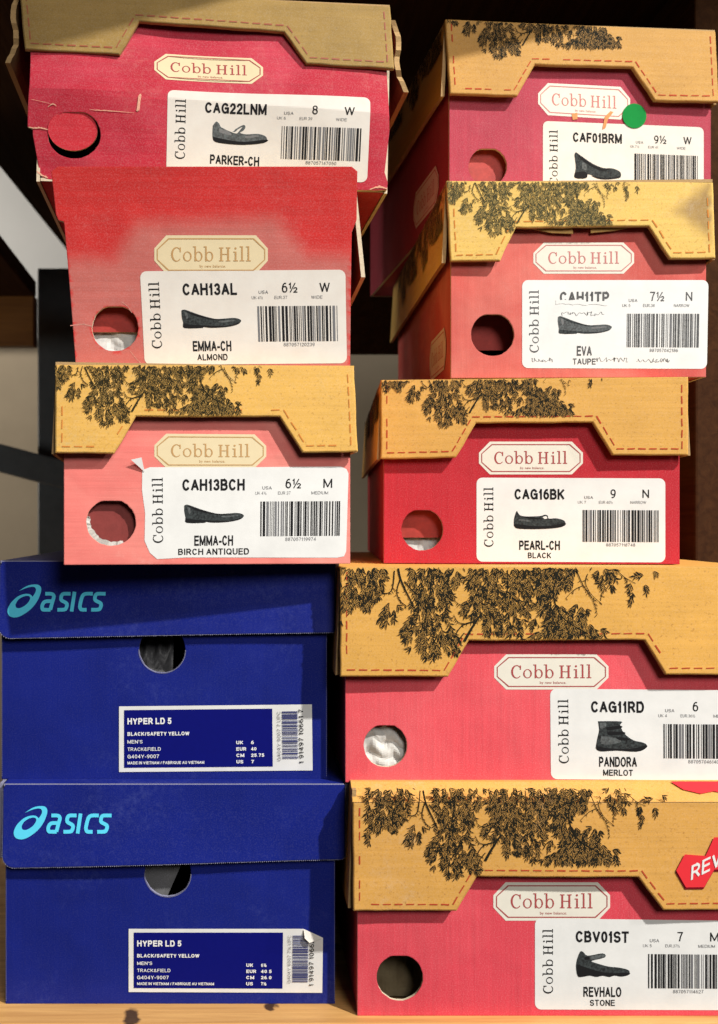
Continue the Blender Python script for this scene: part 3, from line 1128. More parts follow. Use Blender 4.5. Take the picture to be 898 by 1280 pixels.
def solid(name, mat, x0, x1, y0, y1, z0, z1, label=None, cat=None, group=None, kind=None, rz=0.0, ry=0.0, bevel=.002, pivot=None):
    cx, cy, cz = pivot or ((x0 + x1) / 2, (y0 + y1) / 2, z0)
    mb = MB()
    mb.box(x0 - cx, x1 - cx, y0 - cy, y1 - cy, z0 - cz, z1 - cz)
    o = mb.build(name, mat)
    o.location = (cx, cy, cz)
    o.rotation_euler = (0, ry, rz)
    if bevel:
        bv = o.modifiers.new('bevel', 'BEVEL')
        bv.width = bevel
        bv.segments = 2
    return tag(o, label, cat, group, kind)


solid('shelf', SHELF_WOOD, -.60, .60, -.0105, .46, Z_SHELF - .025, Z_SHELF, kind='structure', rz=.0035, pivot=(0, 0, Z_SHELF), bevel=.0015)
solid('wall', WALLP, -2.4, 1.6, 1.75, 1.80, -.9, 2.2, kind='structure', bevel=0)
mb = MB()
mb.sheet([(-.335, -.225), (.75, .215), (.75, 1.02), (-.29, 1.02)], [], lambda x, y, t: (x, y, .435 + t), .025, None, (0, 0, 0))  # unseen front edge skewed to shape the shade on the top boxes
tag(mb.build('shelf_board', DARKWOOD), 'dark brown board overhead, its underside shading the top of both stacks', 'shelf board')
solid('side_panel', DARKWOOD, .347, .367, .15, .62, Z_SHELF + .001, .43, 'dark brown upright panel at the right behind the leaning taller stack', 'panel')
solid('back_panel', DARKWOOD, .20, .344, .60, .615, Z_SHELF + .001, .43, 'dark back panel behind the right stack of boxes', 'panel')
solid('wooden_rail', DARKWOOD, .02, .199, .602, .617, .205, .43, 'dark brown strip added high up in the gap between the two stacks', 'rail')  # dark strip put in to cover the wall in the upper gap
solid('shelf_board', DARKWOOD, -.95, -.262, .36, .622, .280, .30, 'dark neighbouring shelf board at the far left above the orange rail', 'shelf board', rz=.03)
solid('wooden_rail', ORANGEWOOD, -.95, -.267, .625, .645, .218, .281, 'orange wood rail at the far left under the dark board', 'rail')
solid('metal_post', BLACKM, -.279, -.19, .70, .76, -.85, .334, 'black metal upright post behind the left stack', 'post')
solid('metal_bar', BLACKM, -.60, -.225, .672, .682, .086, .122, 'thin black metal bar slanting across the tan wall to the post', 'bar', ry=.26)
solid('lit_wall_patch', LITWALL, -1.6, -.05, 1.70, 1.745, .42, 1.6, 'pale sheet painted as the brightly lit wall behind the far left shelf', 'lit wall', rz=0)  # added white sheet, its paint stands for light on the wall

# ------------------------------------------------------------------ the red and tan boxes
G = 'red shoe boxes with tan tree printed lids'
K_RED = lambda r, g, b_, **k: card('printed_red_card', lin(r, g, b_), **k)
PLATEW = plain('plate_cream', (.74, .70, .60, 1), .75, .10, .05, 200)
PLATEY = plain('plate_yellowed', (.72, .60, .38, 1), .75, .10, .05, 200)
PLRED = plain('plate_red_ink', lin(168, 76, 76), .75, .10, .15, 900)
PLROSE = plain('plate_rose_ink', lin(200, 130, 125), .75, .10, .15, 900)
PLTAN = plain('plate_tan_ink', lin(190, 150, 100), .75, .10, .15, 900)
STRED = plain('stitch_red', lin(184, 74, 46), .75, .10, .2, 900)
STPALE = plain('stitch_pale', lin(205, 130, 60), .75, .10, .2, 900)
TREEK = plain('tree_ink', lin(34, 32, 24), .75, .10, .2, 500)
TREEB = plain('tree_ink_brown', lin(48, 42, 24), .75, .10, .25, 500)
TREEG = plain('tree_ink_faded', lin(78, 74, 50), .75, .10, .3, 500)
TREED = plain('tree_ink_dim', lin(36, 34, 25), .75, .10, .3, 500)


def kraft(r, g, b_, **k):
    d = dict(ribs='H', rib=.10, speck=.65, speckcol=lin(150, 100, 50), mott=.10, rough=.6, bump=.25)
    d.update(k)
    return card('tan_lid_card', lin(r, g, b_), **d)


# 1 bottom right, wedge shoes
b = Box('bottom red shoe box of the right stack, red hexagon sticker on its lid', G, (447, .625), (951, .625), Z_SHELF, .138)
h = hole_px(b, 500, 1222, 29)
carton(b, h, [K_RED(220, 68, 82, col2=lin(226, 86, 96), ribs='V', rib=.13, seed=1), INNERK, RAWPALE])
lid, LP, ext = cobb_lid(b, [(441, 984), (441, 1138), (571, 1139), (596, 1096), (797, 1096), (828, 1137), (958, 1137), (958, 984)],
                        [kraft(214, 160, 80, seed=1, scuff=.25), INNERK, RAW], STRED, (TREEK, .936, 20, 5, 1.0), chamfer=.0098, rnd_seed=1)
plate(b, ((617, 1103), (763, 1103), (763, 1151), (617, 1151)), (PLATEW, PLRED))
shoe_label(b, ((669, 1148), (919, 1151), (919, 1263), (669, 1262)), 'CBV01ST', 'REVHALO', 'STONE', '7', 'UK 5', 'EUR.37½', 'M', 'MEDIUM', '887057114627', 'strap', 11,
           shape=R(178, 412, 152, 262))
# red hexagon sticker and the sticker on the crushed edge
RSTK = plain('red_sticker', lin(222, 50, 58), .75, .10, .05, 200)
RSTD = plain('dark_red_sticker_edge', lin(120, 20, 28), .75, .10)
hexp = [(844, 1087), (855, 1067), (881, 1069), (892, 1046), (926, 1046), (938, 1066), (926, 1087), (892, 1086), (879, 1108), (856, 1108)]
hx = [b.px(u, v, -LIDOFF, False) for u, v in hexp]
hd = [b.px(u - .6, v + 2.8, -LIDOFF, False) for u, v in hexp]
mb = MB()
mb.decal(hd, [], LP, .00045, 1)
mb.decal(hx, [], LP, .0009, 0)
stk = mb.build('sticker', [RSTK, RSTD], b.o)
mb = MB()
q = [b.px(u, v, -LIDOFF, False) for u, v in ((862, 1099), (922, 1070))]
dx, dz = q[1][0] - q[0][0], q[1][1] - q[0][1]
L_ = math.hypot(dx, dz)
ex, ez = dx / L_, dz / L_
sxy = lambda u, v, t: LP(q[0][0] + ex * u * L_ + .32 * v * .0085 * ex * 0 - ez * v * .0078, q[0][1] + ez * u * L_ + ex * v * .0078, t)
caps(mb, 'REVA', (0, 1, 1, 0), lambda u, v, t: sxy(u, v, t), .0012, 0, .16, slant=.5)
mb.build('lettering', PAPER, stk)
mb = MB()
x0, x1, zt, zc = ext
pa = [b.px(u, v, -LIDOFF, False) for u, v in ((848, 985), (915, 985))]
chx = lambda x, k, t: (x, -LIDOFF - .0001 + k * .0118 + t, zc + .0006 + k * (zt - zc) + .0003)
mb.decal([(pa[0][0], .97), (pa[0][0] + .006, .58), (pa[0][0] + .016, .38), (pa[0][0] + .0245, .50), (pa[0][0] + .033, .40), (pa[0][0] + .040, .6), (pa[0][0] + .040, .97)], [], chx, .0003)
mb.build('sticker', RSTK, b.o)
tissue(b, 'grey paper seen through the hole of the bottom right red box', h[0][0] - .010, .004, .06, .055, .016, plain('olive_paper', (.15, .115, .065, 1), .8, .1, .5, 60, .3, (.05, .035, .02, 1)), 3, lean=.3, amp=.003)

# 2 second from the bottom right, boots
b = Box('bright red shoe box with a boot picture on its label, above the sticker box', G, (432, .637), (958, .637), -.1672, .133)
h = hole_px(b, 482, 932, 27)
carton(b, h, [K_RED(230, 80, 90, col2=lin(234, 100, 106), ribs='V', rib=.13, seed=2), INNER, RAWPALE])
cobb_lid(b, [(425, 709), (425, 845), (560, 846), (586, 801), (805, 800), (831, 843), (966, 843), (966, 709)],
         [kraft(220, 166, 80, seed=2), INNERK, RAW], STRED, (TREEK, 1.0, 0, 0, 1.0), rnd_seed=2)
plate(b, ((618, 818), (761, 818), (761, 862), (618, 862)), (PLATEW, PLRED))
shoe_label(b, ((688, 861), (938, 863), (938, 976), (689, 974)), 'CAG11RD', 'PANDORA', 'MERLOT', '6', 'UK 4', 'EUR.36½', 'M', 'MEDIUM', '887057046140', 'boot', 12,
           shape=R(198, 418, 150, 282))
inner_flap(b, h[0][0] - .05, h[0][0] + .05, .034, .11, .006)
tissue(b, 'crumpled white tissue in the hole of the bright red boot box', h[0][0] - .022, .006, .05, .034, -.001, TISSUE, 8, lean=.15, amp=.006)

# 3 middle right
b = Box('saturated red shoe box in mid right stack, crisp red stitching round its lid', G, (480, .683), (850, .667), -.0296, .121)
h = hole_px(b, 528, 662, 26)
carton(b, h, [K_RED(186, 38, 50, ribs='V', rib=.09, seed=3), INNER, RAWPALE])
cobb_lid(b, [(476, 475), (476, 574), (570, 572), (595, 529), (741, 528), (766, 569), (861, 569), (861, 471)],
         [kraft(216, 164, 82, seed=3), INNERK, RAW], STRED, (TREED, .727, -2, -26, 1.0), sidetree=True, rnd_seed=3)
plate(b, ((599, 552), (729, 552), (729, 593), (599, 593)), (PLATEW, PLRED))
shoe_label(b, ((596, 597), (832, 598), (832, 703), (596, 702)), 'CAG16BK', 'PEARL-CH', 'BLACK', '9', 'UK 7', 'EUR 40½', 'N', 'NARROW', '887057118748', 'clog', 13,
           shape=R(175, 412, 166, 250))
inner_flap(b, h[0][0] - .05, h[0][0] + .05, .0175, .105, .008)
tissue(b, 'pale grey tissue low in the hole of the saturated red box', h[0][0] - .014, .003, .05, .020, .006, TISSUE, 9, lean=.3, amp=.004)

# 4 second from the top right, ballet flats, faded
def fade4(x, z): return 0.0
b = Box('faded coral red shoe box with pen scribbles on its label', G, (564, .682), (883, .677), .0968, .126)
h = hole_px(b, 616, 418, 27)
carton(b, h, [K_RED(206, 88, 80, col2=lin(224, 130, 116), ribs='V', rib=.08, mott=.18, seed=4, scuff=.15), INNER, RAWPALE])
lidpoly = [(558, 226), (563, 327), (625, 326), (645, 285), (811, 283), (837, 324), (895, 323), (892, 228)]
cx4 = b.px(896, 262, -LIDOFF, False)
def patchEva(x, z):  # weight of the second lid colour: browner patch at the right end
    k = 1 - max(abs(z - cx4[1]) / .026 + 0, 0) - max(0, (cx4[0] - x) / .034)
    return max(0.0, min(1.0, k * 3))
lid, LP, ext = cobb_lid(b, lidpoly, [kraft(222, 184, 98, seed=4, fade=lin(164, 132, 78), scuff=.35), INNERK, RAW], STPALE, (TREEG, .66, -14, -8, .9), sidetree=True, attr=patchEva, rnd_seed=4, stitchskip=.1)
mb = MB()
for pts in (((652, 283), (716, 284), (717, 292), (690, 291)), ((739, 283), (790, 283), (770, 288), (739, 291))):
    mb.sheet([b.px(u, v, -.003, False) for u, v in pts], [], b.P(-.003, False), .001)
mb.build('torn_tab', [kraft(214, 170, 96, seed=9), RAW, RAW], lid)
plate(b, ((667, 303), (793, 303), (793, 342), (667, 342)), (PLATEW, PLROSE))
shoe_label(b, ((653, 350), (886, 350), (884, 461), (653, 460)), 'CAH11TP', 'EVA', 'TAUPE', '7½', 'UK 5', 'EUR.38', 'N', 'NARROW', '887057042186', 'flat', 14,
           ink=plain('thin_label_ink', (.03, .03, .03, 1), .5, .3, .5, 300, 0, (.2, .2, .2, 1)), pal=[SHOEM, SHOED, SHOEL, PAPER], scribble=True)
inner_flap(b, h[0][0] - .05, h[0][0] + .05, .022, .11, .010, tilt=.1)
sideM = lambda x_, y0, y1, z0, z1: (lambda u, v, t: (x_ + t, y1 + (y0 - y1) * u, z1 + (z0 - z1) * v))
plate(b, None, (PLATEW, PLROSE), M=sideM(-b.w / 2, .02, .095, .010, .040))
EVA = b

# 5 top right, green dot
b = Box('dusky red shoe box with a round green sticker, top of the right stack', G, (562, .728), (889, .742), .2298, .131)
h = hole_px(b, 610, 208, 24)
carton(b, h, [K_RED(176, 60, 78, ribs='V', rib=.12, mott=.16, seed=5, scuff=.12), INNER, RAWPALE])  # red taken darker to carry the dimmer light at the top
cobb_lid(b, [(557, 24), (562, 118), (646, 121), (669, 81), (791, 84), (819, 126), (898, 128), (895, 39)],
         [kraft(196, 148, 76, seed=5), INNERK, RAW], STRED, (TREED, .69, -11, -31, 1.0), sidetree=True, rnd_seed=5)
plate(b, ((673, 103), (788, 109), (788, 150), (673, 143)), (PLATEW, PLROSE))
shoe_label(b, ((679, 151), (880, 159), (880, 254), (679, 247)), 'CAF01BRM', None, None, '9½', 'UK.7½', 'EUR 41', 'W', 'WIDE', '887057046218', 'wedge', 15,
           pal=[SHOED, INK, SHOEM, PAPEROLDDIM], shape=R(168, 420, 165, 300), paper=PAPEROLDDIM)
mb = MB()
mb.decal(circle(*b.px(793, 145), .0091, .0091, 40), [], b.P(), .0007)
mb.build('green_dot_sticker', plain('green_sticker', lin(18, 132, 58), .75, .1, .12, 120), b.o)
mb = MB()
tear = plain('torn_card', lin(222, 150, 96), .8, .2, .3, 700)
for pts in (((715, 142), (722, 141), (722, 149), (716, 150)), ((756, 146), (763, 139), (767, 140), (760, 149), (757, 160), (753, 162))):
    mb.decal([b.px(*p) for p in pts], [], b.P(), .0005)
mb.build('torn_spot', tear, b.o)
inner_flap(b, h[0][0] - .05, h[0][0] + .05, .02, .112, .007)
plate(b, None, (PLATEW, PLROSE), M=sideM(-b.w / 2, .03, .11, .012, .042))

# 6 left stack, third from the top: pale pink, white label
b = Box('pale pink shoe box with tan lid and peeled label corner, on the blue boxes', G, (80, .611), (438, .628), -.0274, .117)
h = hole_px(b, 139, 653, 31, 29)
carton(b, h, [K_RED(230, 122, 114, col2=lin(240, 158, 144), ribs='H', rib=.06, mott=.12, seed=6, scuff=.35, scuffcol=lin(250, 205, 190)), INNER, RAWPALE])
cobb_lid(b, [(69, 456), (69, 567), (143, 567), (170, 521), (350, 521), (378, 566), (447, 565), (443, 457)],
         [kraft(220, 172, 86, seed=6, scuff=.8, scuffcol=lin(176, 172, 140)), INNERK, RAW], STPALE, (TREEB, .76, -22, -12, 1.0), rnd_seed=6, stitchskip=.35)
plate(b, ((193, 542), (333, 543), (333, 585), (193, 585)), (PLATEY, PLTAN))
ol = [(.03, .0), (.5, .004), (.96, .0), (.99, .03), (1, .08), (.995, .93), (.985, .985), (.95, 1), (.5, .99), (.2, .985), (.06, 1), (.025, .93), (.0, .80), (.004, .5), (-.01, .25), (-.008, .03)]
shoe_label(b, ((180, 584), (436, 583), (434, 697), (181, 699)), 'CAH13BCH', 'EMMA-CH', 'BIRCH ANTIQUED', '6½', 'UK 4½', 'EUR 37', 'M', 'MEDIUM', '887057119974', 'flat', 16,
           outline=ol)
mb = MB()
pk = [b.px(*p) for p in ((164, 575), (177, 572), (181, 590))]
mb.add([(pk[0][0], -.0035, pk[0][1]), (pk[1][0], -.0028, pk[1][1]), (pk[2][0], -.0006, pk[2][1]), (pk[2][0] - .001, -.0006, pk[2][1] + .002)], [(0, 1, 2), (0, 2, 3)])
mb.build('peeled_corner', PAPER, b.o)
inner_flap(b, h[0][0] - .03, h[0][0] + .08, 0.008, .11, .0065, plain('inner_dusty_red_card', lin(132, 54, 50), .6, .3, .2, 120, .2), tilt=-.02)
cr = []
rn = random.Random(2)
c0 = b.px(139, 653)
rr = 31.5 * .62 / F
na = 22
for k in range(na + 1):
    a_ = math.radians(165 + 135 * k / na)
    for q in (1.12, .86 - .10 * math.sin(PI * k / na) + rn.uniform(-.03, .03)):
        cr.append((rr * q * math.cos(a_), rn.uniform(-.0005, .0005), rr * .95 * q * math.sin(a_)))
me = bpy.data.meshes.new('tissue_paper')
me.from_pydata(cr, [], [(2 * k, 2 * k + 2, 2 * k + 3, 2 * k + 1) for k in range(na)])
me.materials.append(TISSUE)
o = bpy.data.objects.new('tissue_paper', me)
C.objects.link(o)
o.modifiers.new('thickness', 'SOLIDIFY').thickness = .0004
o.matrix_world = b.M @ Matrix.Translation((c0[0], .0035, c0[1]))
tag(o, 'sliver of white tissue at the rim of the pale pink box hole', 'tissue paper', 'tissue papers seen through the finger holes')

# 7 left stack, second from the top: lid pushed back, unfaded top
def fyA(x, z): return -.0125 * (z / .12) ** 2
b = Box('red and pink shoe box with no tan front, faded below its red upper edge', G, (95, .631), (438, .631), .0974, .121, fy=fyA)
outl = [(64, 214), (72, 208), (250, 208), (440, 208), (447, 214), (446, 275), (440, 290), (438, 460), (95, 460), (80, 277), (73, 275), (70, 268)]
oA = [b.px(*p) for p in outl]
h = hole_px(b, 144, 410, 29)
lidA = [b.px(*p) for p in ((60, 200), (70, 322), (143, 325), (172, 280), (345, 272), (385, 318), (450, 320), (452, 200))]
def fadeA(x, z):
    # soft edge around the shape that the lid once covered
    q = lidA
    d = 1e9
    for i in range(1, 6):
        ax, az = q[i]; bx, bz = q[i + 1]
        L2 = (bx - ax) ** 2 + (bz - az) ** 2
        t = max(0, min(1, ((x - ax) * (bx - ax) + (z - az) * (bz - az)) / L2))
        d = min(d, math.hypot(x - ax - t * (bx - ax), z - az - t * (bz - az)))
    s_ = -d if inside((x, z), q) else d
    return max(0.0, min(1.0, .5 + s_ / .012))
carton(b, h, [card('sun_faded_red_card', lin(204, 48, 46), fade=lin(194, 104, 96), ribs='H', rib=.10, mott=.12, seed=7, scuff=.1), INNER, RAWPALE], outer=oA, step=.0035, attr=fadeA)
mb = MB()
zt = .2183 - .0974
w2 = b.w / 2
mb.sheet([(-w2 + .002, .004), (w2 + .002, .004), (w2 + .002, b.D + .01), (-w2 + .002, b.D + .01)], [], lambda x, y, t: (x, y, zt - t), .002)
for sg in (-1, 1):
    mb.sheet([(.004, zt - .064), (b.D, zt - .064), (b.D, zt - .0024), (.004, zt - .0024)], [],
             lambda a, z, t, sg=sg: (sg * (w2 + .0035 + .0065 * (zt - z) / .064 - t) if sg > 0 else -(w2 - .004 + .004 * (zt - z) / .064 - t), a, z), .0026)
mb.build('lid', [kraft(214, 180, 96, seed=17), INNERK, RAWPALE], b.o, weld=True)
plate(b, ((193, 294), (335, 294), (335, 342), (193, 342)), (PLATEY, PLTAN))
shoe_label(b, ((175, 339), (432, 337), (434, 454), (181, 456)), 'CAH13AL', 'EMMA-CH', 'ALMOND', '6½', 'UK 4½', 'EUR.37', 'W', 'WIDE', '887057120239', 'flat', 17, paper=PAPEROLDDIM)
inner_flap(b, h[0][0] - .06, h[0][0] + .05, .0225, .11, .007)
tissue(b, 'white tissue filling the lower hole of the sun faded box', h[0][0] - .014, .004, .06, .024, .004, TISSUE, 21, lean=.22, amp=.003)
mb = MB()
SCR = plain('scratched_card', lin(214, 150, 138), .7, .1, .4, 800)
for path, wd in ((((152, 377), (160, 383), (165, 391)), .0004), (((163, 439), (171, 449), (177, 455)), .0004), (((88, 407), (104, 405), (116, 408)), .0006)):
    mb = MB()
    ribbon(mb, [b.px(*p) for p in path], wd, b.P(), .00012)
    mb.build('card_scratch', SCR, b.o)

# 8 left stack, top: torn and dented, plain olive lid
def fyL(x, z):
    zf = .054 - .11 * (x + .02) * .35
    k = (z - zf)
    if k > 0: v = -.0065 * (max(0, 1 - k / .075) ** 1.5)
    else: v = -.0065 + .16 * min(-k, .05)
    return v + .0012 * math.sin(x * 40 + z * 25)
b = Box('dented red shoe box with torn lid sides and punched disc, top of the left stack', G, (44, .649), (486, .661), .2187, .118, roll=math.radians(1.0), fy=fyL)
oL = [b.px(*p) for p in ((38, 4), (38, 80), (37, 104), (35, 130), (34.5, 158), (41, 160.5), (41, 168), (45, 190), (49, 212), (53, 222), (62, 224), (200, 231), (350, 235), (470, 238),
                         (484, 237), (485, 228), (481, 215), (484, 190), (487, 165), (486, 130), (484, 95), (484, 28))]
h = hole_px(b, 93, 168, 33, 30)
carton(b, h, [K_RED(184, 40, 58, col2=lin(202, 68, 86), ribs='H', rib=.11, mott=.14, seed=8, scuff=.22, scuffcol=lin(232, 190, 170)), INNERK, RAWPALE], outer=oL, step=.004)
lid, LP, ext = cobb_lid(b, [(24, -16), (31, 62), (150, 68), (174, 27), (355, 40), (383, 80), (493, 86), (488, 8)],
                        [kraft(168, 136, 76, seed=8, mott=.22, speck=.7, speckcol=lin(120, 104, 70)), INNERK, RAW], plain('stitch_dull', lin(160, 84, 56), .5, .3, .2, 900), None, sides=False, rnd_seed=8)
x0, x1, zt, zc = ext
rL = random.Random(3)
for sg, top, bot in ((-1, (20, -6), (9, 78)), (1, (494, 26), (509, 114))):
    mb = MB()
    a = b.px(*top, .002, False); c = b.px(*bot, .002, False)
    zs = [a[1] + (c[1] - a[1]) * i / 14 for i in range(15)]
    front = [(.002 + rL.uniform(-.0016, .0016), z) for z in zs]
    def PS(y, z, t, a=a, c=c, sg=sg):
        k = (z - a[1]) / (c[1] - a[1])
        return (a[0] + (c[0] - a[0]) * k + sg * (.0022 * math.sin(k * 7) - t), y, z)
    mb.sheet(front + [(b.D, c[1]), (b.D, a[1])], [], PS, .0034, .02, (0, 1, 2))
    mb.build('torn_lid_side', [kraft(150, 120, 64, seed=18), INNERK, RAW], lid, weld=True)
plate(b, ((193, 66), (329, 73), (329, 105), (193, 98)), (PLATEY, PLRED))
shoe_label(b, ((210, 112), (463, 122), (459, 228), (208, 216)), 'CAG22LNM', 'PARKER-CH', None, '8', 'UK 6', 'EUR 39', 'W', 'WIDE', '887057147050', 'mary', 18,
           pal=[SHOEM, INK, SHOEL, PAPEROLDDIM], shape=R(195, 430, 150, 252), paper=PAPEROLDDIM)
mb = MB()
dc = [b.px(u, v) for u, v in ((91, 136), (91, 188))]
rr = 30.5 * .655 / F
n = 30
yy = b.fy(*b.px(93, 140)) + .0002
V = [(h[0][0] - 34.5 * .655 / F + rr * math.cos(2 * PI * i / n), yy + .0022 * (1 - math.sin(2 * PI * i / n)), (dc[0][1] + dc[1][1]) / 2 + (dc[0][1] - dc[1][1]) / 2 * math.sin(2 * PI * i / n)) for i in range(n)]
V += [(x, y + .0012, z) for x, y, z in V]
mb.add(V, [tuple(range(n))], 0)
mb.add(V, [tuple(range(2 * n - 1, n - 1, -1))], 1)
mb.add(V, [(i, (i + 1) % n, n + (i + 1) % n, n + i) for i in range(n)], 2)
mb.build('punched_disc', [K_RED(206, 50, 62, ribs='H', seed=28), INNERK, RAW], b.o)
mb = MB()
TORN = plain('torn_pale_paper', lin(226, 176, 150), .85, .1, .5, 900, .4, lin(200, 110, 90))
tornp = []
rt = random.Random(12)
def rag(path, w):
    """ragged sliver of bared paper along a photo path"""
    pts = smooth(path, 6)
    n = len(pts)
    up, dn = [], []
    for i, p in enumerate(pts):
        k = math.sin(PI * (i + .3) / (n - .4)) ** .6 if 0 < i < n - 1 else .15
        up.append((p[0] + rt.uniform(-.4, .4), p[1] - w * k * rt.uniform(.2, 1)))
        dn.append((p[0] + rt.uniform(-.4, .4), p[1] + w * k * rt.uniform(.1, .7)))
    return up + dn[::-1]
tornp += [rag([(172, 140), (175, 133), (174, 126), (177, 117)], 1.0), rag([(36, 159), (42, 160), (52, 160), (62, 163)], 1.6), rag([(46, 214), (52, 219), (60, 222)], 2.6),
          rag([(462, 237), (474, 234), (484, 236)], 2.6), rag([(60, 134), (66, 130), (71, 133)], 1.6), rag([(112, 137), (124, 138), (140, 139), (168, 141)], 1.0), rag([(38, 124), (52, 127), (64, 130)], .5)]
up = [(170.5, 139), (172, 130), (173, 120), (175.5, 117), (177, 119), (175.5, 128), (174.5, 138)]
tornp.append(up)
for pts in tornp:
    mb = MB()
    mb.decal([b.px(*p) for p in pts], [], b.P(), .00045)
    mb.build('torn_paper_edge', TORN, b.o)

# ------------------------------------------------------------------ the blue boxes
GB = 'navy blue shoe boxes at the bottom left'
NAVY = [card('navy_card', lin(22, 35, 124), ribs='V', rib=.03, mott=.20, rough=.42, bump=.22, seed=s_, scuff=.55, scuffcol=lin(74, 84, 150)) for s_ in (31, 32)]
EDGE = plain('perforated_edge', lin(150, 150, 172), .7, .2, .5, 1500, 0, lin(40, 44, 90))
CYAN = plain('cyan_ink', lin(92, 214, 245), .75, .10, .06, 400)
DKIN = plain('dark_inner_card', (.035, .035, .04, 1), .7, .2, .3, 200, .2)
LBLUE = plain('label_blue', lin(8, 14, 108), .75, .10, .06, 300)
LINK = plain('label_white_ink', (.8, .8, .8, 1), .75, .10)
BARB = plain('blue_bar_ink', lin(60, 64, 110), .75, .10)
BARP = plain('pale_bar_ink', lin(120, 124, 150), .75, .10)

SPIRO = [(125, 133), (190, 92), (250, 80), (286, 86), (303, 108), (301, 145), (275, 210), (225, 275), (150, 328), (95, 343), (50, 328), (37, 285), (62, 228), (115, 178),
         (168, 157), (212, 158), (236, 178), (254, 150), (262, 122), (247, 101), (200, 104)]
SPIRH = [(99, 240), (118, 206), (150, 183), (185, 172), (210, 176), (216, 195), (198, 228), (166, 255), (132, 269), (106, 264)]
LET = [
    (300, 445, [[(.16, .9), (.5, .9), (.66, .86), (.74, .74), (.70, .5), (.64, .09)], [(.68, .52), (.3, .52), (.14, .44), (.08, .28), (.14, .12), (.28, .09), (.66, .09)]]),
    (430, 555, [[(.86, .9), (.36, .9), (.22, .82), (.2, .68), (.28, .56), (.62, .44), (.72, .34), (.70, .2), (.58, .1), (.06, .09)]]),
    (535, 612, [[(.26, -.0), (.26, 1.0)]]),
    (598, 725, [[(.94, .9), (.44, .9), (.22, .80), (.14, .5), (.14, .24), (.28, .10), (.66, .09)]]),
    (700, 830, [[(.92, .9), (.36, .9), (.22, .82), (.2, .68), (.28, .56), (.62, .44), (.72, .34), (.70, .2), (.58, .1), (.06, .09)]]),
]


def logo(b, lid, org, sc, M):
    """org = photo point of the traced view's origin, sc = photo points per traced unit"""
    mb = MB()
    T = lambda x, y: b.px(org[0] + x * sc, org[1] + y * sc, -.003, False)
    sp = smooth(SPIRO[:17] , 4)[:-1] + smooth(SPIRO[16:] + [SPIRO[0]], 4)[:-1]
    mb.decal([T(*p) for p in sp], [[T(*p) for p in smooth(SPIRH + [SPIRH[0]], 4)[:-1]]], M, .0003)
    hgt = 157.0
    for x0, x1, strokes in LET:
        w = x1 - x0
        for st in strokes:
            pts = []
            for (x, y) in st:
                px = x0 + x * w * .86 + (y - .5) * 22 + 8
                py = 296 - y * hgt
                pts.append((px, py))
            q = pts if len(pts) < 3 else smooth(pts, 3)
            ribbon(mb, [T(*p) for p in q], 29 * sc * .645 / F, M, .0003)
    mb.build('brand_logo', CYAN, lid)


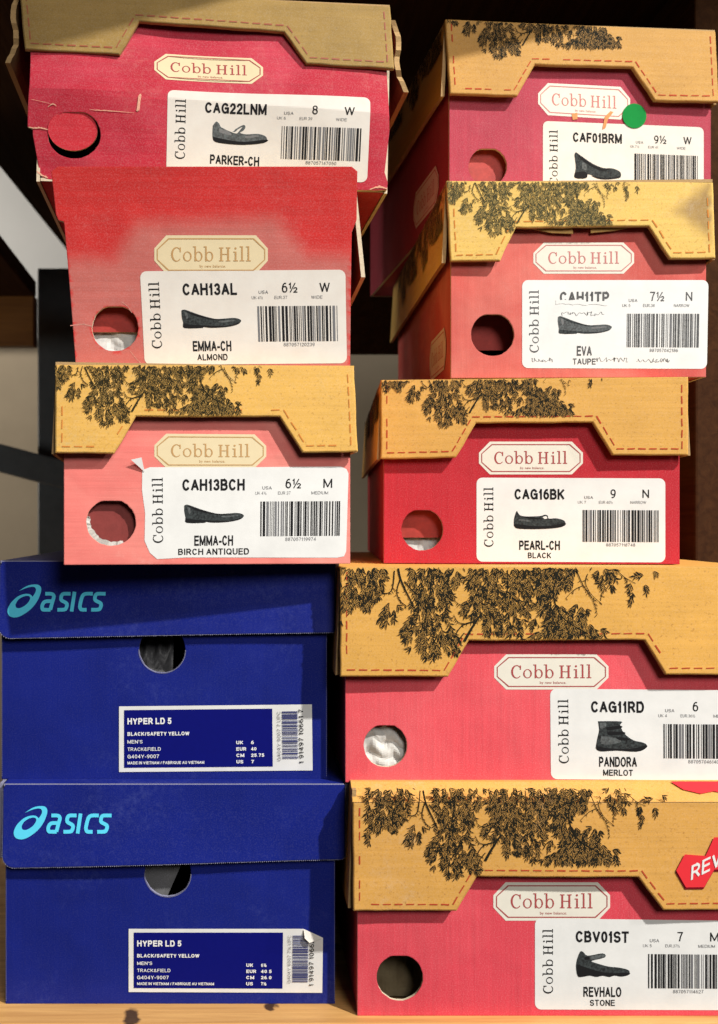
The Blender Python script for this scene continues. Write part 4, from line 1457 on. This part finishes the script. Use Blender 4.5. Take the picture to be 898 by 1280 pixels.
def asics_box(label, L, Rr, z0, hbody, lidpx, hole, labq, txt, logo_at, seed, navy, cut):
    b = Box(label, GB, L, Rr, z0, hbody, D=.31)
    rnd = random.Random(seed)
    hh = hole_px(b, *hole)
    carton(b, hh, [navy, DKIN, EDGE])
    # hinged lid front: rounded lower corners
    q = [b.px(u, v, -.003, False) for u, v in lidpx]     # TL BL BR TR
    x0, x1 = (q[0][0] + q[1][0]) / 2, (q[2][0] + q[3][0]) / 2
    zt = max(q[0][1], q[3][1])
    r = .0075
    zbl, zbr = q[1][1], q[2][1]
    out = [(x0 + .0015, zt), (x0, zt - .003)] + [(x0 + r - r * math.cos(a), zbl + r - r * math.sin(a)) for a in [i * PI / 14 for i in range(8)]]
    out += [(x0 + (x1 - x0) * .5, (zbl + zbr) / 2), (x1 - .001, zbr), (x1, zbr + .002), (x1, zt)]
    ph = rnd.uniform(0, 6)
    def P(x, z, t):
        k = (zt - z) / .05
        return (x, -.003 + t - .0030 * k ** 2 * (1 + .3 * math.sin(x * 26 + ph)), z)
    mb = MB()
    mb.sheet(out, [], P, .0018, .008, (0, 1, 2))
    mb.sheet([(x0 + .0004, -.0026), (x1 - .0004, -.0026), (x1 - .0004, b.D), (x0 + .0004, b.D)], [], lambda x, y, t: (x, y, zt + .0006 - t), .0018)
    for sg, xe in ((-1, x0), (1, x1)):
        mb.sheet([(.0006, zbr - .001), (b.D, zbr - .001), (b.D, zt), (.0006, zt)], [], lambda a, z, t, sg=sg, xe=xe: (xe + sg * (.0030 - t), a, z), .0024, None, (0, 1, 2))
    lid = mb.build('lid', [navy, DKIN, EDGE], b.o, weld=True)
    # saw-toothed cut edge
    tm = MB()
    edge = out[1:-1]
    for i in range(len(edge) - 1):
        a, c = Vector(edge[i]), Vector(edge[i + 1])
        n = max(1, round((c - a).length / .0013))
        d = (c - a) / n
        nr = Vector((d.y, -d.x)).normalized() * .00055
        nr = -nr if nr.y > 0 or (abs(nr.y) < 1e-5 and nr.x > 0) else nr
        for k in range(n):
            p = a + d * k
            j = rnd.uniform(.6, 1.2)
            tm.add([P(p.x, p.y, -.0002), P(*(p + d * .8), -.0002), P(*(p + d * .4 + nr * j), -.0002)], [(0, 1, 2)])
    tm.build('perforated_edge', EDGE, lid)
    tm = MB()
    for (a, c) in (((b.w / 2 - .0004, .002), (b.w / 2 - .0004, b.h * .97)), ((-b.w / 2 + .0004, .002), (-b.w / 2 + .0004, b.h * .97))):
        tm = MB()
        n = int(b.h / .0014)
        for k in range(n):
            z = a[1] + (c[1] - a[1]) * k / n
            tm.add([(a[0] - .00022, -.0003, z), (a[0] + .00022, -.0003, z), (a[0], -.0003, z + .0009)], [(0, 1, 2)])
        tm.build('perforated_edge', EDGE, b.o)
    tm = MB()
    cx = sum(p[0] for p in hh) / len(hh); cz = sum(p[1] for p in hh) / len(hh)
    rr = max(p[0] for p in hh) - cx
    for k in range(64):
        a = PI + PI * k / 64
        a2 = a + PI / 64 * .75
        tm.add([(cx + (rr + .0004) * math.cos(a), -.0003, cz + (rr + .0004) * math.sin(a)), (cx + (rr + .0004) * math.cos(a2), -.0003, cz + (rr + .0004) * math.sin(a2)),
                (cx + (rr - .0005) * math.cos((a + a2) / 2), -.0003, cz + (rr - .0005) * math.sin((a + a2) / 2))], [(0, 1, 2)])
    tm.build('perforated_edge', EDGE, b.o)
    logo(b, lid, *logo_at, P)
    # label
    M = b.quad(*labq)
    lm = MB()
    o1 = .0004
    lm.decal([(0, 0), (.90, 0), (1, .14), (1, 1), (0, 1)] if cut else [(0, 0), (1, 0), (1, 1), (0, 1)], [], M, o1, 0, .1)
    lab = lm.build('label', PAPER, b.o)
    U = lambda x0_, x1_, y0_, y1_: ((x0_ - 22) / 681, (x1_ - 22) / 681, (y0_ - 540) / 230, (y1_ - 540) / 230)
    pn = MB()
    u = U(40, 563, 553, 755)
    pn.decal([(u[0], u[2]), (u[1], u[2]), (u[1], u[3]), (u[0], u[3])], [], M, o1 + .0002)
    pan = pn.build('label_panel', LBLUE, lab)
    t = MB()
    o2 = o1 + .0005
    caps(t, 'HYPER LD 5', U(52, 207, 581, 603), M, o2, 0, .21)
    caps(t, 'BLACK/SAFETY YELLOW', U(52, 270, 630, 643), M, o2, 0, .21)
    caps(t, "MEN'S", U(52, 105, 658, 670), M, o2, 0, .14)
    caps(t, 'TRACK&FIELD', U(52, 169, 684, 696), M, o2, 0, .14)
    caps(t, 'G404Y-9007', U(52, 163, 709, 722), M, o2, 0, .14)
    caps(t, 'MADE IN VIETNAM / FABRIQUE AU VIETNAM', U(52, 322, 733, 743), M, o2, 0, .18)
    t.build('product_text', LINK, lab)
    t = MB()
    for i, (k, v) in enumerate(zip(('UK', 'EUR', 'CM', 'US'), txt[0])):
        y = 664 + 22.3 * i
        caps(t, k, U(435, 435 + {'UK': 24, 'EUR': 35, 'CM': 28, 'US': 24}[k], y, y + 12), M, o2, 0, .21)
        caps(t, v, U(487, 487 + 9.0 * len(v) + 1, y, y + 12), M, o2, 0, .21)
    t.build('size_text', LINK, lab)
    t = MB()
    caps(t, txt[1], U(656, 672, 556, 745), M, o2, 0, .12, vert=True)
    t.build('barcode_number', INK, lab)
    t = MB()
    caps(t, txt[2], U(580, 592, 562, 735), M, o2, 1, .10, vert=True)
    t.build('item_code', [INK, INKPALE], lab)
    bc = MB()
    barcode(bc, U(597, 652, 563, 733), M, o2 - .0001, seed, True)
    bc.build('barcode', [BARB, BARP], lab)
    if cut:
        f = MB()
        w_ = .0030
        f.add([M(.90, 0, -o1 - .0006), M(1, .14, -o1 - .0006), M(.93, .19, -o1 - w_), M(.905, .12, -o1 - w_)], [(0, 1, 2, 3)])
        f.build('folded_corner', PAPEROLDDIM, lab)
    return b, hh


b, h = asics_box('bottom navy shoe box, its white bordered label folded at one corner', (7, .6405), (419, .6405), Z_SHELF, .134,
          [(4, 981), (4, 1083), (431, 1073), (431, 983)], (210, 1092, 29), ((161, 1161), (404, 1161), (403, 1241), (161, 1240)),
          (('6½', '40.5', '26.0', '7½'), '1 91497 10662 4', 'G404Y 9007 7½ UPC'), ((12, 995), 140 / 898), 41, NAVY[0], True)
hx_ = sum(p[0] for p in h) / len(h)
mb = MB()
mb.sheet([(hx_ - .03, .055), (hx_ - .006, .055), (hx_ + .014, .10), (hx_ - .03, .10)], [], lambda x, z, t: (x, .007 + t, z), .0015)
mb.build('inner_flap', [plain('grey_card', (.15, .15, .155, 1), .7, .15, .3, 90, .3), DKIN, EDGE], b.o)
b, h = asics_box('upper navy shoe box, its flat white bordered label uncut, below the pale pink box', (2, .650), (409, .650), -.1684, .135,
          [(0, 704), (0, 797), (419, 790), (419, 702)], (203, 812, 29), ((149, 883), (390, 880.5), (391, 963), (149, 965)),
          (('6', '40', '25.75', '7'), '1 91497 10661 7', 'G404Y 9007 7 UPC'), ((4.5, 718), 140 / 898), 42, NAVY[1], False)
tissue(b, 'crumpled dark tissue behind the hole of the upper navy box', h[0][0] - .024, .060, .030, .034, .004, plain('dark_tissue', (.085, .085, .09, 1), .5, .3, .6, 60, .3), 17, lean=.5, amp=.004)
